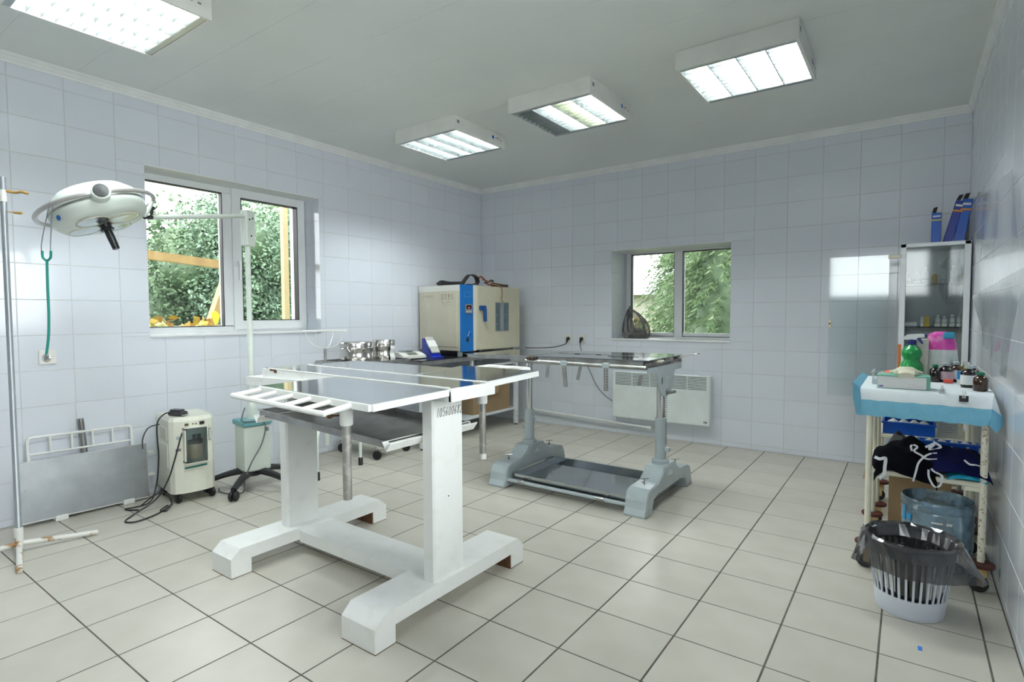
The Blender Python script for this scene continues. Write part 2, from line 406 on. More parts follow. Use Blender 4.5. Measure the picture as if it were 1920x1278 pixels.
# window_2, back wall; frame plane at y = 0.36
def BF(a, b, d): return (a, d, b)
w2 = struct(ring(MB(), BF, BW[0], BW[1], BW[2] + 0.004, BW[3] + 0.03, 0.05, 0.352, 0.42).build('window_2', upvc))
MB().box((2.113, 0.345, 0.93), (2.192, 0.42, 1.765)).build('mullion', upvc, w2)
for a, b in ((1.664, 2.113), (2.192, 2.676)):
    MB().box((a, 0.382, 0.93), (b, 0.388, 1.75)).build('pane', glass, w2)
    ring(MB(), BF, a, b, 0.93, 1.75, 0.006, 0.351, 0.395).build('gasket', rubber, w2)
    MB().rbox((a, 0.33, 1.752), (b, 0.352, BW[3] - 0.002), 0.004).build('blind_rail', upvc, w2)
MB().rbox((BW[0], -0.012, BW[2] - 0.012), (BW[1], 0.352, BW[2] + 0.004), 0.005).build('window_sill', upvc, w2)
for xx in (BW[0], BW[1]):
    n = 4; hh = (BW[3] - BW[2] - 0.004) / n
    for k in range(n):
        z0 = BW[2] + 0.004 + k * hh
        MB().box((xx - 0.003, 0.001, z0 + 0.001), (xx + 0.003, 0.352, z0 + hh - 0.001)).build('reveal_tile', tile_w, wb)
MB().box((BW[0], 0.001, BW[3] - 0.003), (BW[1], 0.352, BW[3] + 0.004)).build('reveal', plaster, wb)
# two added windows out of frame, brightening the room
for k, (a0, a1, b0, b1) in enumerate((RW,)):
    wq_ = struct(ring(MB(), BF, a0, a1, b0, b1, 0.05, YB - 0.2, YB - 0.14).build('window_%d' % (3 + k), upvc))
    MB().box((a0 + 0.05, YB - 0.172, b0 + 0.05), (a1 - 0.05, YB - 0.167, b1 - 0.05)).build('pane', glass, wq_)

w5 = struct(ring(MB(), lambda a, b, d: (d, a, b), RS[0], RS[1], RS[2], RS[3], 0.05, XR + .14, XR + .2).build('window_4', upvc))
for y_ in (-4.20, -3.46): MB().box((XR + .14, y_ - .04, RS[2] + .05), (XR + .2, y_ + .04, RS[3] - .05)).build('mullion', upvc, w5)
MB().box((XR + .167, RS[0] + .05, RS[2] + .05), (XR + .172, RS[1] - .05, RS[3] - .05)).build('pane', glass, w5)

# ================================================================== CEILING LIGHTS
def tube_mat(name, c, p): return mat(name, c, 0.4, emit=(c, p))
t_on = tube_mat('lit_tube', (0.93, 1.0, 0.99), TUBE_POWER)
t_warm = tube_mat('lit_tube_yellowed', (0.95, 1.0, 0.68), TUBE_POWER * 0.6)
t_off = mat('dead_tube', (0.75, 0.77, 0.76), 0.3)
lamp_w = mat('lamp_housing_white', (0.80, 0.80, 0.77), 0.35)
blue_st = mat('blue_sticker', (0.02, 0.16, 0.55), 0.4)
grey_pr = mat('grey_print', (0.25, 0.25, 0.27), 0.6)
def ceiling_light(cx, cy, label, tubes, rz=0.0):
    t = thing('ceiling_light', label, 'ceiling light', (cx, cy, 2.462), rz, 'louvred ceiling lights')
    P = T(cx, cy, 0) @ RZ(rz); s = 0.30; z0, z1 = 2.462, H - 0.001; w = 0.014
    def B(a, b): return MB().box(a, b, P)
    h = MB()
    for a, b in (((-s, -s), (s, -s + w)), ((-s, s - w), (s, s)), ((-s, -s + w), (-s + w, s - w)), ((s - w, -s + w), (s, s - w))):
        h.box((a[0], a[1], z0), (b[0], b[1], z1), P)
    h.box((-s + w, -s + w, z1 - 0.006), (s - w, s - w, z1), P); h.build('housing', lamp_w, t)
    q = s - w
    tr = 2 * q / 4
    for k in range(5):
        x = -q + k * tr; e = 0.020
        a0 = max(-q, x - e); a1 = min(q, x + e)
        pr = [(a0, z0 + 0.060), (max(-q, x - 0.0025), z0 + 0.003), (min(q, x + 0.0025), z0 + 0.003), (a1, z0 + 0.060)]
        n = len(pr); vs = [P @ Vector((p[0], yy, p[1])) for yy in (-q + 0.03, q - 0.03) for p in pr]
        MB().add(vs, [(0,1,2,3), (7,6,5,4), (0,4,5,1), (1,5,6,2), (2,6,7,3), (3,7,4,0)]).build('reflector', alum, t)
    MB().box((-q + .0005, -q + .0005, z1 - 0.010), (q - .0005, q - .0005, z1 - 0.007), P).build('back_reflector', alum, t)
    nb = 10
    for k in range(nb + 1):
        y = -q + 0.03 + (2 * q - 0.06) * k / nb
        vs = [P @ Vector((xx, y + dy, zz)) for zz, d in ((z0 + 0.003, 0.0008), (z0 + 0.026, 0.004)) for xx, dy in ((-q, -d), (q, -d), (q, d), (-q, d))]
        MB().hexa(vs[:4], vs[4:]).build('louver_blade', alum, t)
    for sgn in (-1, 1):
        B((-q, min(sgn*q, sgn*(q-0.028)), z0 + 0.002), (q, max(sgn*q, sgn*(q-0.028)), z0 + 0.005)).build('end_plate', alum, t)
    for k in range(4):
        x = -q + (k + 0.5) * tr
        MB().tube([P @ Vector((x, -q + 0.02, z0 + 0.056)), P @ Vector((x, q - 0.02, z0 + 0.056))], 0.013, 10).build('tube', tubes[k], t)
    # round blue sticker and printed plate on the side towards the door, clips on the corner
    MB().lathe([(0.014, 0), (0.014, 0.0008), (0, 0.0008)], (0, 0, 0), 20, P @ T(s, s - 0.15, z0 + 0.055) @ RY(PI/2)).build('sticker', blue_st, t)
    for k, (a, b, c, d) in enumerate(((-0.115, -0.112, 0.045, 0.065), (-0.105, -0.075, 0.058, 0.064), (-0.105, -0.080, 0.048, 0.050), (-0.06, -0.045, 0.048, 0.056))):
        B((s, s + a, z0 + c), (s + 0.0008, s + b, z0 + d)).build('print', grey_pr, t)
    B((s, -s + 0.03, z0 + 0.05), (s + 0.001, -s + 0.055, z0 + 0.072)).build('print', grey_pr, t)
    return t
ceiling_light(1.03, -1.655, 'louvred ceiling light nearest the room corner, all its tubes lit', [t_on]*4)
ceiling_light(2.10, -1.655, 'louvred ceiling light with one dead tube and one yellowish tube', [t_off, t_on, t_warm, t_on])
ceiling_light(3.21, -1.640, 'brightest louvred ceiling light, right of the one with a dead tube', [t_on]*4)
ceiling_light(1.11, -3.965, 'louvred ceiling light cut off by the top left picture edge', [t_on]*4)
ceiling_light(2.10, -3.965, 'louvred ceiling light above the white table, seen only as a reflection', [t_on]*4)

# ================================================================== WHITE OPERATING TABLE
black_pen = mat('black_pen', (0.05, 0.05, 0.055), 0.7)
def bar(mb, p, q, w, h, up=(0, 0, 1)):
    """square bar from p to q"""
    p, q, up = Vector(p), Vector(q), Vector(up); d = (q - p).normalized(); x = d.cross(up).normalized(); y = x.cross(d)
    f = lambda c: [c - x*w/2 - y*h/2, c + x*w/2 - y*h/2, c + x*w/2 + y*h/2, c - x*w/2 + y*h/2]
    return mb.hexa(f(p), f(q))
def leaf(parent, IL, IR, OR, OL, out, zdrop, n_rung, post, pz, lad=(0.02, 0.98), paint=None):
    """steel leaf of the table: sheet, painted rails, ladder on the outer side, socket with a pipe leg"""
    paint = paint or white_p
    IL, IR, OR, OL = map(Vector, (IL, IR, OR, OL)); dz = Vector((0, 0, 0.004))
    MB().hexa([p - dz for p in (IL, IR, OR, OL)], [IL, IR, OR, OL]).build('steel_sheet', steel, parent)
    k = Vector((0, 0, -0.013)); r = MB()
    for a, b in ((IL, OL), (OL, OR), (OR, IR)): bar(r, a + k, b + k, 0.022, 0.022)
    ob = r.build('leaf_frame', paint, parent)
    o = Vector(out); zd = Vector((0, 0, -zdrop)); dr = OR - OL
    a = OL + dr * lad[0] + k; b = OL + dr * lad[1] + k; c = a + o * 0.115 + zd; d = b + o * 0.115 + zd
    MB().tube(bez([a, a + (c - a)*0.85, c + (d - c)*0.03, c + (d - c)*0.5, c + (d - c)*0.97, b + (d - b)*0.85, b], 5), 0.0095, 8).build('ladder_rail', paint, parent)
    for i in range(1, n_rung + 1):
        t_ = i / (n_rung + 1); MB().tube([a.lerp(b, t_), c.lerp(d, t_)], 0.008, 8).build('ladder_rung', paint, parent)
    if post:
        px, py, zt, zm, zb, pm, tip = post
        MB().lathe([(0.021, zm), (0.023, zm + 0.005), (0.023, zt)], (px, py, 0), 16).build('socket', paint, parent)
        pp = MB().lathe([(0.0155, zb), (0.0155, zm + 0.01)], (px, py, 0), 14).build('pipe_leg', pm, parent)
        if tip: MB().lathe([(0.0165, zb - 0.002), (0.0165, zb + 0.022)], (px, py, 0), 14).build('painted_tip', white_p, pp)
        MB().tube([(px, py, zm + 0.035), (px - 0.055, py - 0.022, zm + 0.030)], 0.0035, 6).lathe([(0, -0.010), (0.008, -0.008), (0.010, 0), (0.008, 0.008), (0, 0.010)], (px - 0.060, py - 0.024, zm + 0.030), 8).build('clamp_screw', rust if not tip else steel_d, parent)
wt = thing('operating_table', 'white painted operating table with steel leaves and a side ladder', 'table', (1.985, -3.31, 0))
for x0, x1, nm in ((1.436, 1.600, 'l'), (2.358, 2.535, 'r')):
    ya, yb = -3.745, -2.867
    prof_ = [(ya, 0), (ya, .085), (ya + .042, .122), (yb - .042, .122), (yb, .085), (yb, 0), (yb - .092, 0), (yb - .092, .066), (ya + .092, .066), (ya + .092, 0)]
    MB().prism(prof_, x0, x1, 0).build('foot_beam', white_p, wt)
    if nm == 'r': MB().box((x0 + 0.004, yb - .098, 0.0), (x1 - 0.004, yb - .09, 0.064)).build('rusty_plate', rust, wt)
    else: MB().box((x0 + 0.004, yb - .098, 0.0), (x1 - 0.004, yb - .09, 0.064)).build('rusty_plate', rust, wt)
    for yy in (ya, yb - .092):
        MB().box((x0 - 0.0015, yy - 0.0015, 0.0), (x1 + 0.0015, yy + 0.0935, 0.002)).build('rust_edge', rust, wt)
MB().box((1.600, -3.41, .055), (2.358, -3.215, .108)).build('cross_beam', white_p, wt)
def column(x0, x1):
    mb = MB(); ya, yb = -3.441, -3.268; c = 0.008
    mb.prism([(x0 + c, ya), (x1 - c, ya), (x1, ya + c), (x1, yb - c), (x1 - c, yb), (x0 + c, yb), (x0, yb - c), (x0, ya + c)], .121, .829, 2)
    return mb
column(1.492, 1.556).build('column', white_p, wt)
col_r = column(2.458, 2.522).build('column', white_p, wt)
strokes(MB(), '105600682', (2.5228, -3.424, 0.757), (0, 1, 0), (0, 0.18, 1), 0.032, 0.0135, 0.0032, 0.0011).build('handwritten_number', black_pen, col_r)
MB().lathe([(0, 0), (0.003, 0), (0.003, 0.001), (0, 0.001)], (0, 0, 0), 8, T(2.5225, -3.36, .44) @ RY(PI/2)).build('paint_chip', black_pen, col_r)
# beam box under the middle sheet, lower at the left end
def tilted(x0, x1, y0, y1, zb0, zb1, zt0, zt1):
    return ([(x0,y0,zb0),(x1,y0,zb1),(x1,y1,zb1),(x0,y1,zb0)], [(x0,y0,zt0),(x1,y0,zt1),(x1,y1,zt1),(x0,y1,zt0)])
MB().hexa(*tilted(1.225, 2.622, -3.452, -3.195, .797, .828, .838, .866)).build('beam', white_p, wt)
MB().hexa(*tilted(1.352, 2.612, -3.436, -3.208, .838, .862, .884, .8715)).build('raised_frame', white_p, wt)
MB().box((2.612, -3.452, .829), (2.628, -3.195, .876)).build('end_plate', white_p, wt)
MB().hexa(*tilted(1.362, 2.604, -3.426, -3.218, .884, .8712, .8885, .8752)).build('steel_sheet', steel, wt)
for yy in (-3.433, -3.211):
    pts = [(lerp(1.40, 2.60, i / 40), yy + random.uniform(-.0025, .0025), lerp(.8862, .8745, i / 40) + random.uniform(0, .0018)) for i in range(41)]
    MB().tube(pts, 0.0032, 5).build('paint_seam', white_p, wt)
MB().box((1.42, -3.4375, .876), (1.475, -3.4355, .884)).box((1.455, -3.4378, .868), (1.480, -3.4356, .880)).build('rust_patch', rust, wt)
leaf(wt, (1.945, -3.447, .879), (2.605, -3.447, .8745), (2.600, -3.800, .866), (1.925, -3.775, .8745), (0, -1, 0), 0.012, 4, (2.392, -3.735, .852, .765, .505, pipe_m, False), 0, (0.02, 0.86))
leaf(wt, (2.185, -3.200, .8775), (2.590, -3.200, .8775), (2.600, -2.845, .891), (2.140, -2.820, .891), (0, 1, 0), -0.004, 1, (2.395, -2.985, .87, .742, .49, pipe_m, True), 0, (0.15, 0.72))
leaf(wt, (1.340, -3.200, .884), (2.160, -3.200, .879), (2.150, -2.862, .880), (1.370, -2.862, .885), (0, 1, 0), 0.02, 3, None, 0)
# drain tray hung under the top, sloping to the right
def tray(name, parent, c00, c10, c11, c01, h, t, m):
    C = [Vector(p) for p in (c00, c10, c11, c01)]; z = Vector((0, 0, h)); mid = sum(C, Vector()) / 4; mb = MB()
    mb.hexa([p - Vector((0, 0, t)) for p in C], C)
    for i in range(4):
        a, b = C[i], C[(i+1) % 4]; ia, ib = a.lerp(mid, t * 2), b.lerp(mid, t * 2)
        mb.hexa([a, b, ib, ia], [a + z, b + z, ib + z, ia + z])
        bar(mb, a + z, b + z, 0.010, 0.005)
    return mb.build(name, m, parent)
tray('drain_tray', wt, (1.555, -3.572, .690), (2.420, -3.572, .655), (2.420, -3.115, .655), (1.555, -3.115, .690), 0.024, 0.003, steel_d)
for x, z in ((2.440, .662), (1.575, .672)):
    mb = MB(); pr = [(-.022, .018), (0, -.012), (.022, .018), (.022, .022), (0, -.006), (-.022, .022)]
    mb.prism([(x + a, z + b) for a, b in pr], -3.60, -3.105, 1).build('tray_bracket', white_p, wt)

# leaf of the same table leaning on the left wall
lf = thing('table_leaf', 'spare steel table leaf with a white ladder, leaning against the left wall', 'table leaf', (0.08, -3.79, 0))
MB().hexa([(.105, -4.105, .030), (.105, -3.485, .020), (.109, -3.485, .020), (.109, -4.105, .030)], [(.060, -4.09, .350), (.060, -3.478, .345), (.064, -3.478, .345), (.064, -4.09, .350)]).build('steel_sheet', steel_w, lf)
r = MB()
for a, b in (((.098, -4.10, .03), (.053, -4.085, .345)), ((.098, -3.49, .02), (.053, -3.483, .34)), ((.098, -4.10, .03), (.098, -3.49, .02)), ((.053, -4.085, .343), (.053, -3.483, .338))): bar(r, a, b, 0.016, 0.016, (1, 0, 0))
r.build('leaf_frame', white_p, lf)
MB().tube([(.052, -4.05, .34), (.036, -4.05, .462), (.035, -4.042, .474), (.035, -4.03, .477), (.034, -3.57, .468), (.034, -3.556, .465), (.035, -3.550, .455), (.052, -3.55, .335)], .008, 8).tube([(.044, -4.05, .385), (.044, -3.55, .378)], .006, 8).build('ladder_rail', white_p, lf)
for k in range(4):
    yy = lerp(-4.05, -3.55, (k + 1) / 5); MB().tube([(.044, yy, .38), (.035, yy, .472)], .006, 8).build('ladder_rung', white_p, lf)
MB().tube([(.045, -3.775, .10), (.018, -3.800, .548)], .015, 12).build('pipe_leg', steel_d, lf)
for yy in (-3.93, -3.60): MB().rbox((.06, yy - .03, .0), (.118, yy + .03, .030), .005).build('foot_block', white_p, lf)
for yy in (-3.45,):
    MB().rbox((.03, yy - .018, .13), (.06, yy + .018, .15), .003).build('hinge_lug', white_p, lf)
    MB().rbox((.03, yy - .018, .27), (.055, yy + .018, .29), .003).build('hinge_lug', white_p, lf)
for yy, z in ((-3.50, .335), (-3.50, .20), (-3.72, .333), (-3.95, .335), (-4.08, .05), (-3.93, .045), (-4.08, .20)):
    xx = lerp(.1095, .0645, (z - .025) / .32); MB().lathe([(.005, 0), (.004, .002), (0, .003)], (0, 0, 0), 8, T(xx, yy, z) @ RY(PI/2)).build('rivet', chrome, lf)

# ================================================================== GREY OPERATING TABLE
dkrub = mat('perished_rubber', (.055, .04, .032), .8, c2=(.10, .075, .055), scale=60)
gt = thing('operating_table', 'grey cast-iron operating table with two columns and a worn steel top', 'table', (2.24, -1.63, 0))
def casting(cx, w):
    P = [(-2.042,0),(-2.045,.012),(-2.028,.045),(-2.018,.09),(-1.995,.135),(-1.96,.148),(-1.83,.155),(-1.765,.19),(-1.735,.225),(-1.545,.225),(-1.515,.19),(-1.45,.155),(-1.31,.148),(-1.275,.135),(-1.252,.09),(-1.242,.045),(-1.225,.012),(-1.228,0),(-1.33,0),(-1.335,.035),(-1.37,.07),(-1.43,.085),(-1.84,.085),(-1.90,.07),(-1.935,.035),(-1.94,0)]
    mb = MB(); bm = bmesh.new()
    vs = [bm.verts.new((cx - w/2, p[0], p[1])) for p in P]; f = bm.faces.new(vs)
    ext = bmesh.ops.extrude_face_region(bm, geom=[f]); ev = [g for g in ext['geom'] if isinstance(g, bmesh.types.BMVert)]
    for v in ev: v.co.x = cx + w/2
    bm.faces.ensure_lookup_table(); bm.normal_update()
    # wider at the feet
    for v in bm.verts:
        if v.co.y < -1.93 or v.co.y > -1.33: v.co.x = cx + (v.co.x - cx) * 1.08
    ed = [e for e in bm.edges if e.verts[0].co.x != e.verts[1].co.x or abs(e.verts[0].co.x - cx) > 0.01]
    bmesh.ops.bevel(bm, geom=[e for e in bm.edges if abs(e.verts[0].co.x - e.verts[1].co.x) < 0.006 and len(e.link_faces) == 2], offset=0.006, segments=2, affect='EDGES')
    bm.verts.index_update(); mb.add([v.co.copy() for v in bm.verts], [[v.index for v in f.verts] for f in bm.faces]); bm.free()
    return mb
for cx in (1.752, 2.732):
    casting(cx, 0.125).build('foot_casting', grey_p, gt)
    MB().lathe([(.075, .165), (.060, .20), (.052, .225), (.052, .245), (.045, .250)], (cx, -1.64, 0), 24).build('hub', grey_p, gt)
    for yy in (-1.90, -1.37):
        MB().tube([(cx, yy, .14), (cx, yy, .185)], .004, 8).tube([(cx - .022, yy - .012, .186), (cx + .024, yy + .012, .190)], .003, 6).build('wing_screw', steel_d, gt)
        MB().lathe([(0, .0), (.007, .001), (.007, .006), (0, .007)], (cx - .02, yy + .03, .150), 8).build('bolt', rust, gt)
    for sy in (-1.985, -1.275): MB().box((cx - .062, sy - .048, 0.0), (cx + .062, sy + .048, .004)).build('rusty_sole', rust, gt)
    MB().rbox((cx - .03, -1.305, .0), (cx + .03, -1.24, .055), .01).build('castor_block', rubber, gt)
MB().lathe([(.034, .24), (.034, .465), (.029, .468)], (1.752, -1.64, 0), 20).build('lower_column', grey_p, gt)
MB().lathe([(.026, .46), (.026, .83)], (1.752, -1.64, 0), 20).build('upper_column', chrome, gt)
MB().lathe([(.034, .24), (.034, .505), (.029, .508)], (2.732, -1.64, 0), 20).build('lower_column', grey_p, gt)
MB().lathe([(.026, .50), (.026, .80)], (2.732, -1.64, 0), 20).build('upper_column', chrome, gt)
for k in range(26): MB().box((2.756, -1.645, .34 + k*.0135), (2.768, -1.632, .347 + k*.0135)).build('rack_tooth', steel_d, gt)
MB().rbox((2.762, -1.655, .30), (2.79, -1.625, .325), .003).build('lug', grey_p, gt)
for z, sx in ((.40, 1), (.33, -1), (.435, 1)): MB().tube([(1.752, -1.64, z), (1.752 + sx * .055, -1.64, z)], .009, 8).build('lug', grey_p, gt)
# tilting plate with holes, handle
pl = [(-1.80, .835), (-1.48, .835), (-1.48, .79), (-1.50, .78), (-1.505, .74), (-1.53, .69), (-1.575, .655), (-1.62, .642), (-1.66, .642), (-1.705, .655), (-1.75, .69), (-1.775, .74), (-1.78, .78), (-1.80, .79)]
MB().prism(pl, 2.757, 2.765, 0).build('tilt_plate', grey_p, gt)
MB().box((2.757, -1.93, .80), (2.765, -1.80, .835)).build('plate_arm', grey_p, gt)
MB().box((2.757, -1.48, .795), (2.765, -1.36, .835)).build('plate_arm', grey_p, gt)
MB().lathe([(.011, 0), (.011, .001), (0, .001)], (0, 0, 0), 12, T(2.7652, -1.71, .745) @ RY(PI/2) @ Matrix.Diagonal((2.0, .6, 1, 1))).build('slot', rubber, gt)
for yy, z in ((-1.628, .735), (-1.628, .722), (-1.630, .71), (-1.632, .698), (-1.61, .76), (-1.61, .75)): MB().lathe([(.005, 0), (.005, .001), (0, .001)], (0, 0, 0), 8, T(2.7652, yy, z) @ RY(PI/2)).build('hole', plaster, gt)
MB().tube([(2.768, -1.64, .665), (2.775, -1.61, .662), (2.780, -1.53, .660)], .010, 10).build('crank_handle', steel_d, gt)
# under frame and top
for yy in (-1.935, -1.335): MB().tube([(1.92, yy, .843), (2.755, yy, .838)], .013, 10).build('side_rail', steel_d, gt)
MB().box((1.70, -1.80, .815), (2.755, -1.74, .850)).box((1.70, -1.53, .815), (2.755, -1.47, .850)).build('under_frame', steel_d, gt)
MB().hexa(*tilted(1.405, 1.955, -1.92, -1.345, .845, .848, .868, .873)).build('head_frame', steel_d, gt)
MB().hexa(*tilted(1.392, 1.945, -1.93, -1.335, .868, .8735, .8715, .877)).build('head_sheet', steel, gt)
MB().hexa(*tilted(1.985, 2.752, -1.925, -1.345, .848, .850, .874, .876)).build('top_frame', steel_d, gt)
MB().hexa(*tilted(1.975, 2.765, -1.935, -1.335, .876, .878, .8795, .8825)).build('top_sheet', steel, gt)
MB().box((1.99, -1.637, .8795), (2.75, -1.633, .8832)).build('seam', steel_d, gt)
for x in (2.13, 2.29): MB().box((x, -1.655, .880), (x + .035, -1.645, .8832)).build('slot', rubber, gt)
MB().box((2.42, -1.74, .882), (2.62, -1.732, .8836)).build('slot', rubber, gt)
pts = [(1.93 + i * .012, -1.938 + random.uniform(-.006, .004), .866 + random.uniform(-.006, .008)) for i in range(7)]
MB().tube(pts, [.006, .012, .014, .012, .015, .011, .006], 7).build('torn_rubber', dkrub, gt)
for k in range(9):
    a = (2.745 + random.uniform(-.01, .012), lerp(-1.93, -1.36, k / 8), .865 + random.uniform(-.006, .006))
    MB().tube([a, (a[0] + random.uniform(-.005, .02), a[1] + .045, a[2] + random.uniform(-.006, .01)), (a[0] + random.uniform(0, .02), a[1] + .085, a[2])], [.008, .010, .005], 6).build('torn_rubber', [dkrub, steel_d, cream][k % 3], gt)
MB().tube(bez([(2.76, -1.355, .872), (2.80, -1.345, .880), (2.85, -1.33, .888), (2.865, -1.30, .890), (2.84, -1.30, .888), (2.78, -1.335, .876)], 4), .0035, 6).build('wire_loop', steel_d, gt)
MB().box((2.655, -1.9385, .850), (2.735, -1.9355, .870)).build('bright_patch', alum, gt)
def strap(x, z0, z1, w, lean, holes):
    mb = MB(); bar(mb, (x, -1.944, z0), (x + lean, -1.950, z1), w, 0.003, (0, 1, 0))
    o = mb.build('hanging_bar', steel_d, gt)
    n = holes
    for k in range(n):
        t_ = (k + .7) / (n + .4); p = Vector((x, -1.944, z0)).lerp(Vector((x + lean, -1.950, z1)), t_)
        MB().lathe([(.0035, 0), (.0035, .0006), (0, .0006)], (0, 0, 0), 8, T(p.x, p.y - w/2*0 - .0022, p.z) @ RX(PI/2)).build('hole', plaster, o)
strap(2.10, .835, .745, .022, -.006, 0)
strap(2.215, .845, .695, .028, .018, 9)
strap(2.335, .835, .745, .022, -.018, 0)
strap(2.505, .845, .690, .028, .004, 9)
strap(2.728, .795, .740, .022, -.010, 0)
for x in (2.215, 2.505): MB().rbox((x - .022, -1.955, .825), (x + .022, -1.925, .858), .004).build('clamp', grey_p, gt)
# bars between the feet
MB().tube([(1.80, -2.0, .048), (2.69, -2.0, .048)], .0125, 12).build('floor_bar', grey_p, gt)
MB().tube([(1.80, -1.40, .048), (2.69, -1.40, .048)], .0125, 12).build('floor_bar', grey_p, gt)
for x in (1.93, 2.50): MB().tube([(x - .025, -2.0, .048), (x + .025, -2.0, .048)], .0165, 12).build('clip', steel_d, gt)
ft = tag(tray('floor_tray', None, (1.845, -1.968, .062), (2.655, -1.968, .062), (2.655, -1.432, .062), (1.845, -1.432, .062), .026, .003, steel), 'wide shallow steel tray lying between the feet of the grey table', 'tray')

# ================================================================== HEATER, PIPE, SOCKETS
heat_w = mat('heater_white', (0.82, 0.88, 0.87), 0.32)
ht = thing('convector_heater', 'flat white convector heater hung low on the back wall', 'heater', (2.125, -.05, .168))
MB().rbox((1.666, -.085, .168), (2.584, -.018, .612), .010, 2).build('body', heat_w, ht)
dark_slot = mat('slot_shadow', (0.10, 0.12, 0.12), 0.8)
for c in range(5):
    x0 = 1.70 + c * .173
    for k in range(9):
        z = .598 - k * .0135
        MB().box((x0, -.0862, z - .0048), (x0 + .163, -.0845, z)).build('grille_slot', dark_slot, ht)
MB().rbox((2.535, -.0868, .197), (2.562, -.0845, .212), .001).build('brand_plate', rubber, ht)
MB().box((2.541, -.0875, .201), (2.549, -.0866, .208)).box((2.551, -.0875, .203), (2.557, -.0866, .206)).build('brand_mark', plaster, ht)
MB().lathe([(.004, 0), (.006, .012)], (1.83, -.05, .155), 8).build('foot_screw', steel_d, ht)
for x in (1.8, 2.45): MB().box((x, -.02, .30), (x + .04, -.0005, .50)).build('wall_bracket', heat_w, ht)
tag(MB().tube([(.66, -.035, .142), (1.3, -.035, .118), (2.02, -.035, .090)], .011, 10).lathe([(.018, -.02), (.018, .02)], (2.02, -.035, .089), 12, RY(PI/2)).lathe([(.016, -.02), (.016, .02)], (.67, -.035, .142), 12, RY(PI/2)).build('wall_pipe', white_p), 'thin white pipe running low along the back wall', 'pipe')
sock_w = mat('socket_white', (0.82, 0.80, 0.76), 0.3)
def socket(P, label):
    t = thing('wall_socket', label, 'socket', P.translation, 0, 'wall sockets')
    MB().rbox((-.040, -.040, 0), (.040, .040, .010), .004, 2, P).build('plate', sock_w, t)
    MB().lathe([(.026, .0105), (.024, .0115), (.021, .004), (0, .004)], (0, 0, 0), 20, P).build('well', sock_w, t)
    for s_ in (-1, 1): MB().lathe([(.003, .0045), (.003, .005), (0, .005)], (0, 0, 0), 8, P @ T(s_ * .0095, 0, 0)).build('pin_hole', rubber, t)
    return t
def on_back(x, z): return Matrix(((1,0,0,x),(0,0,-1,-.0005),(0,1,0,z),(0,0,0,1)))
def on_left(y, z): return Matrix(((0,0,1,.0005),(1,0,0,y),(0,1,0,z),(0,0,0,1)))
socket(on_back(1.140, .905), 'left one of the two white sockets on the back wall')
socket(on_back(1.298, .908), 'right one of the two white sockets on the back wall')
t = socket(on_left(-3.938, .918), 'white socket on the left wall behind the hanging stethoscope')
def plug_cord(label, at, pts, m=rubber, r=.0042):
    t = thing('power_cord', label, 'cord', at)
    x, y, z = at
    MB().lathe([(.017, 0), (.018, .012), (.014, .026), (0, .030)], (0, 0, 0), 14, T(x, -.012, z) @ RX(PI/2)).tube([(x, -.03, z), (x - .004, -.036, z - .02), (x - .008, -.036, z - .042)], [.012, .010, .006], 8).build('plug', rubber, t)
    MB().tube(bez(pts, 8), r, 7).build('cable', m, t)
grey_c = mat('grey_cable', (0.16, 0.17, 0.18), 0.5)
plug_cord('black cord plugged into the left back-wall socket, running to the incubator', (1.142, -.012, .905), [(1.134, -.036, .863), (1.11, -.04, .845), (1.02, -.045, .82), (.9, -.05, .806), (.78, -.06, .80), (.66, -.09, .80)])
plug_cord('dark cord plugged into the right back-wall socket, hanging down to the heater', (1.296, -.012, .905), [(1.288, -.036, .863), (1.30, -.036, .80), (1.34, -.035, .70), (1.40, -.03, .58), (1.47, -.03, .45), (1.56, -.035, .36), (1.664, -.045, .305)], grey_c)

# ================================================================== MOBILE OPERATING LAMP
mint = mat('mint_enamel', (0.70, 0.76, 0.70), 0.3)
teal_p = mat('teal_plastic', (0.16, 0.42, 0.46), 0.4)
ol = thing('operating_lamp', 'mobile operating lamp with a round cream head on a jointed arm', 'lamp', (.43, -3.0, 0))
PX, PY = .432, -2.985
for k in range(5):
    a = math.radians(18 + 72 * k); dx, dy = math.cos(a), math.sin(a)
    R_ = .27
    arm = MB(); n = 6
    P_ = [(PX + dx * R_ * t_, PY + dy * R_ * t_, .125 - .055 * t_ ** 2) for t_ in [i / n for i in range(n + 1)]]
    o = arm.tube(P_, [.034, .034, .031, .028, .025, .023, .020], 8, flat=.75).build('base_arm', blackp, ol)
    cx, cy = PX + dx * R_, PY + dy * R_
    cs = MB().tube([(cx, cy, .075), (cx, cy, .045)], .008, 8)
    for s_ in (-1, 1): cs.lathe([(.0, -.010), (.026, -.010), (.031, -.005), (.031, .005), (.026, .010), (0, .010)], (cx - dy * .014 * s_, cy + dx * .014 * s_, .031), 16, RZ(a + PI/2) @ RY(PI/2))
    cs.build('castor', rubber, ol)
MB().lathe([(.05, .09), (.055, .125), (.05, .14)], (PX, PY, 0), 16).build('base_hub', blackp, ol)
bx = T(PX, PY, 0) @ RZ(math.radians(-8))
MB().rbox((-.085, -.085, .130), (.085, .085, .430), .012, 2, bx).build('control_box', mint, ol)
MB().rbox((-.095, -.095, .430), (.095, .095, .466), .010, 2, bx).build('box_lid', teal_p, ol)
for k in range(3): MB().box((.0852, .045 + k * .010, .385), (.0862, .050 + k * .010, .412), bx).build('vent_slot', rubber, ol)
MB().lathe([(.035, .46), (.032, .56), (.020, .575)], (PX, PY, 0), 16).build('pole_socket', mint, ol)
MB().lathe([(.019, .55), (.019, 1.10), (.0165, 1.105), (.0165, 1.62)], (PX, PY, 0), 16).build('pole', mint, ol)
